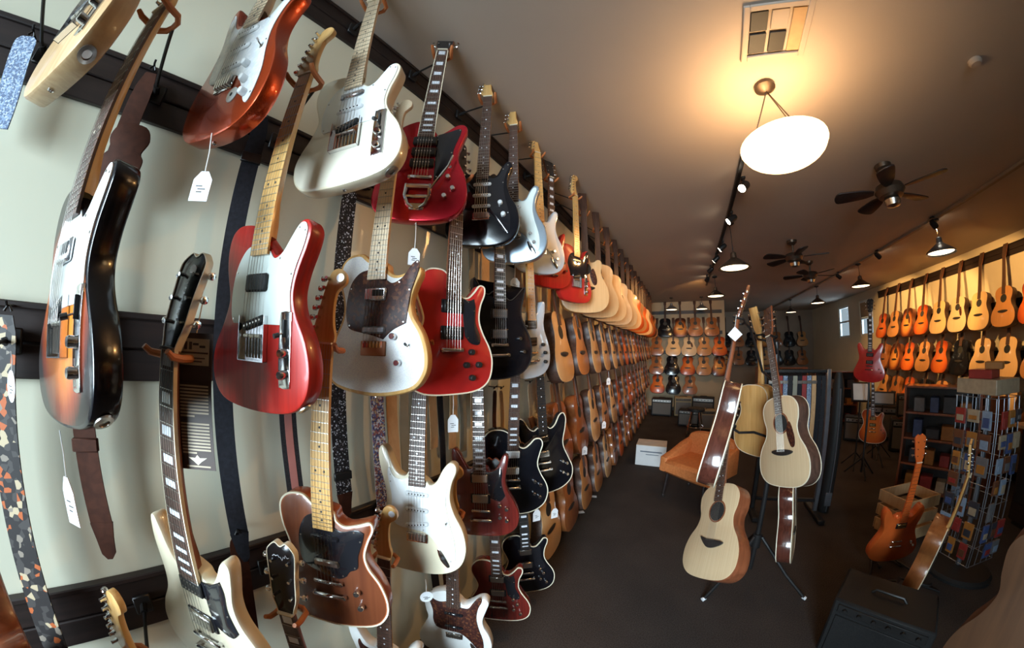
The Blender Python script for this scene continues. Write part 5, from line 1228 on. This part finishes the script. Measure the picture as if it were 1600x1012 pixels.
def prt(nm, par, y, boxes, m):
    b = MB()
    for x0, z0, x1, z1 in boxes: b.box(((x0 + x1) / 2, y, (z0 + z1) / 2), (x1 - x0, .0006, z1 - z0))
    b.v = [tuple(rot @ Vector(v)) for v in b.v]; return b.build(nm, m, par, 0)
hd = prt('printed_heading', front, -.0028, [(-.026, -.058, .034, -.010)], M['card_cream'])
for z in (-.098, -.168): prt('text_block', back, .0032, [(-.030, z - .0062 * i, .030 - (.03 if i == 9 else 0), z + .0032 - .0062 * i) for i in range(10)], M['card_cream'])
prt('bottom_line', back, .0032, [(-.024, -.250, .026, -.247)], M['card_cream'])
b = MB(); b.add([(x, .0030, z) for x, z in ((0, -.226), (.005, -.232), (.020, -.231), (.008, -.239), (0, -.246), (-.008, -.239), (-.020, -.231), (-.005, -.232))], [tuple(range(8))[::-1]]); b.v = [tuple(rot @ Vector(v)) for v in b.v]; b.build('winged_emblem', M['bind'], back, 0)
prt('printed_marks', front, -.0033, [(-.018, -.030, -.012, -.016), (-.008, -.030, -.002, -.016), (.000, -.022, .012, -.018), (.014, -.026, .026, -.022), (-.024, -.037, .032, -.034), (-.020, -.046, .026, -.044), (-.018, -.052, .020, -.050)], M['card_brown'])
b = MB(); b.tube([tuple(rot @ Vector((.004, 0, -.004))), tuple(rot @ Vector((.006, .01, .06)))], .0012, 5); b.build('cord', M['strap_cream'], t)
# ------------------------------------------------------------------ light
def lamp(name, kind, loc, power, col, parent=None, aim=None, **kw):
    ld = bpy.data.lights.new(name, kind); ld.energy = power; ld.color = col
    for k, v in kw.items(): setattr(ld, k, v)
    o = link(name, ld, parent); o.location = loc
    if aim is not None: o.rotation_euler = (Vector(aim) - Vector(loc)).to_track_quat('-Z', 'Y').to_euler()
    return o

WARM = (1, .60, .28)
w = bpy.data.worlds.new('sky'); SC.world = w; w.use_nodes = True
bg = w.node_tree.nodes['Background']; bg.inputs[0].default_value = (.72, .86, 1, 1); bg.inputs[1].default_value = .6
for i, (a, c) in enumerate(SW):
    lamp('daylight', 'AREA', ((a + c) / 2, Y0 - .35, (SZ0 + SZ1) / 2 + .1), DAY * (1.0, .08, .05)[i], (.74, .87, 1), None, (((a + c) / 2) - .45 * (i == 0), 0, 1.35), shape='RECTANGLE', size=c - a, size_y=SZ1 - SZ0, spread=math.radians(SPREAD))
for a, c in WIN:
    lamp('daylight', 'AREA', (XR + .3, (a + c) / 2, (WZ0 + WZ1) / 2), 18, (.62, .80, 1), None, (0, (a + c) / 2, 1.2), shape='RECTANGLE', size=.6, size_y=.8)

M['bowl'] = glow('lit alabaster bowl', (1, .62, .26), 5.5)
M['shade_lit'] = glow('lit lamp opening', (1, .78, .48), 5)
M['bulb'] = glow('lit halogen bulb', (1, .85, .62), 30)

def bowl_lamp(x, y, z, r, label, power, group=None):
    t = thing('pendant_lamp', label, 'lamp', (x, y, z), 0, group)
    b = MB(); b.lathe([(.055, CEIL - z), (.055, CEIL - z - .02), (.018, CEIL - z - .045)], n=16); b.build('canopy', M['brass'], t)
    for k in range(3):
        a = k * 2 * PI / 3 + .5
        b = MB(); b.tube([(0, 0, CEIL - z - .04), (r * .93 * math.cos(a), r * .93 * math.sin(a), .0)], .0035, 6); b.build('suspension_rod', M['brass'], t)
    b = MB(); pr = [(r * math.sin(q), -r * .46 * math.cos(q)) for q in [i * PI / 2 / 9 for i in range(10)]]
    pr += [(r * 1.03, .0), (r * 1.03, .010), (r * .98, .010)] + [(max(r * .97 * math.sin(q), .001), -r * .43 * math.cos(q)) for q in [i * PI / 2 / 9 for i in range(9, -1, -1)]]
    pr[0] = (.001, pr[0][1]); b.lathe(pr, n=32, caps=False); b.build('bowl', M['bowl'], t)
    b = MB(); b.lathe([(.001, .055), (.022, .05), (.030, .02), (.022, -.01), (.012, -.03), (.012, -.05), (.001, -.05)], n=14); b.build('bulb', M['bulb'], t)
    lamp('pendant_light', 'POINT', (0, 0, .0), power, WARM, t, None, shadow_soft_size=.12)
    return t

def cone_lamp(x, y, z, label, power, group=None):
    t = thing('pendant_lamp', label, 'lamp', (x, y, z), 0, group)
    b = MB(); b.lathe([(.045, CEIL - z - .024), (.045, CEIL - z - .04), (.010, CEIL - z - .055)], n=14); b.build('canopy', M['arm'], t)
    b = MB(); b.tube([(0, 0, CEIL - z - .05), (0, 0, .15)], .004, 6); b.build('cord', M['arm'], t)
    b = MB(); b.lathe([(.02, .17), (.03, .16), (.034, .11), (.06, .09), (.15, .022), (.165, 0), (.160, 0), (.145, .018), (.055, .082), (.012, .10)], n=28, caps=False); b.build('lamp_shade', M['steel'] if power < 14 else M['brass'], t)
    b = MB(); b.lathe([(.001, .085), (.05, .07), (.135, .012), (.001, .006)], n=24, caps=False); b.build('bulb', M['shade_lit'], t)
    lamp('pendant_light', 'SPOT', (0, 0, .0), power, WARM, t, None, spot_size=2.6, spot_blend=.6, shadow_soft_size=.1)
    return t

bowl_lamp(.575, 1.45, EYE + .93, .205, 'glowing alabaster bowl lamp hanging on rods near the ceiling vent', BOWL)
cone_lamp(.56, 3.30, EYE + .80, 'lit pendant lamp hanging next in line behind the glowing bowl lamp', 16, 'pendant lamps along the aisle')
cone_lamp(.62, 5.80, EYE + .93, 'lit pendant lamp hanging third in line along the aisle', 16, 'pendant lamps along the aisle')
cone_lamp(-.23, 7.9, EYE + .98, 'pendant lamp standing in for a lit card, close to the guitar wall', 9, 'pendant lamps along the aisle')  # this lamp and the next stand in for lit cards at the far wall
cone_lamp(.50, 7.95, EYE + .98, 'pendant lamp standing in for a lit card before the middle of the far wall', 9, 'pendant lamps along the aisle')
for i, y in enumerate((3.45, 5.3, 7.1, 8.9)):
    cone_lamp(2.93, y, EYE + (.93, .93, .93, .95)[i], ('grey cone pendant lamp nearest the window side', 'lit cone pendant lamp second from the camera over the amplifiers', 'lit cone pendant lamp third from the camera', 'small lit cone pendant lamp before the dark back wall')[i], 12 if i == 0 else 15, 'cone pendant lamps by the opposite wall')

# track with spotlights
b = MB(); b.box((.53, 4.3, CEIL - .012), (.035, 4.6, .024), 0, None, .004); tag(b.build('lighting_track', M['arm']), 'dark lighting track running along the ceiling over the aisle', 'lighting track')
TY = (2.40, 3.05, 3.92, 4.43, 5.04, 5.69)
AIM = [(-.90, 1.25, 1.35), (-.95, 2.9, 1.9), (-.95, 4.3, 1.8), (-.95, 5.2, 1.8), (-.95, 6.4, 1.8), (-.2, 8.8, 1.9)]
def spotlight(x, y, aim, label, power, group, col=(1, .50, .16), size=1.2):
    z = CEIL - .085; o = Vector((x, y, z)); d = (Vector(aim) - o).normalized()
    t = thing('track_spotlight', label, 'spotlight', (x, y, z), 0, group)
    b = MB(); b.box((0, 0, .065), (.03, .05, .02), 0, None, .003); b.tube([(0, 0, .06), (0, 0, .0)], .006, 6); b.build('stem', M['arm'], t)
    b = MB(); b.tube([tuple(-d * .05), tuple(-d * .03), tuple(d * .05)], [.02, .032, .036], 12); b.build('lamp_head', M['arm'], t)
    b = MB(); b.tube([tuple(d * .0495), tuple(d * .052)], .031, 12); b.build('bulb', M['bulb'], t)
    lamp('spot_beam', 'SPOT', tuple(d * .07), power, col, t, None, spot_size=size, spot_blend=.5, shadow_soft_size=.03).rotation_euler = d.to_track_quat('-Z', 'Y').to_euler()
for i, (y, a) in enumerate(zip(TY, AIM)):
    spotlight((.57, .55, .55, .52, .49, .48)[i], y, a, f'small bright spotlight, {ORD[i]} on the ceiling track behind the bowl lamp', SPOT, 'spotlights on the ceiling track')
for i, (y, ay) in enumerate(((3.4, 4.3), (4.6, 5.4), (5.9, 6.6))):
    spotlight(2.86, y, (XR - .1, ay, 2.0), f'spotlight aimed at the opposite wall, {ORD[i]} along the ceiling strip', SPOT * 3.2, 'spotlights on the ceiling strip', (1, .56, .18))
SC.view_settings.view_transform = 'Standard'; SC.view_settings.look = 'None'
SC.view_settings.exposure = EXPO; SC.view_settings.gamma = 1.0; SC.view_settings.use_curve_mapping = False
SC.cycles.max_bounces = 6; SC.cycles.diffuse_bounces = 4; SC.cycles.glossy_bounces = 3; SC.cycles.transmission_bounces = 4
SC.cycles.sample_clamp_indirect = 6.0
SC.cycles.caustics_reflective = False; SC.cycles.caustics_refractive = False
make_camera()
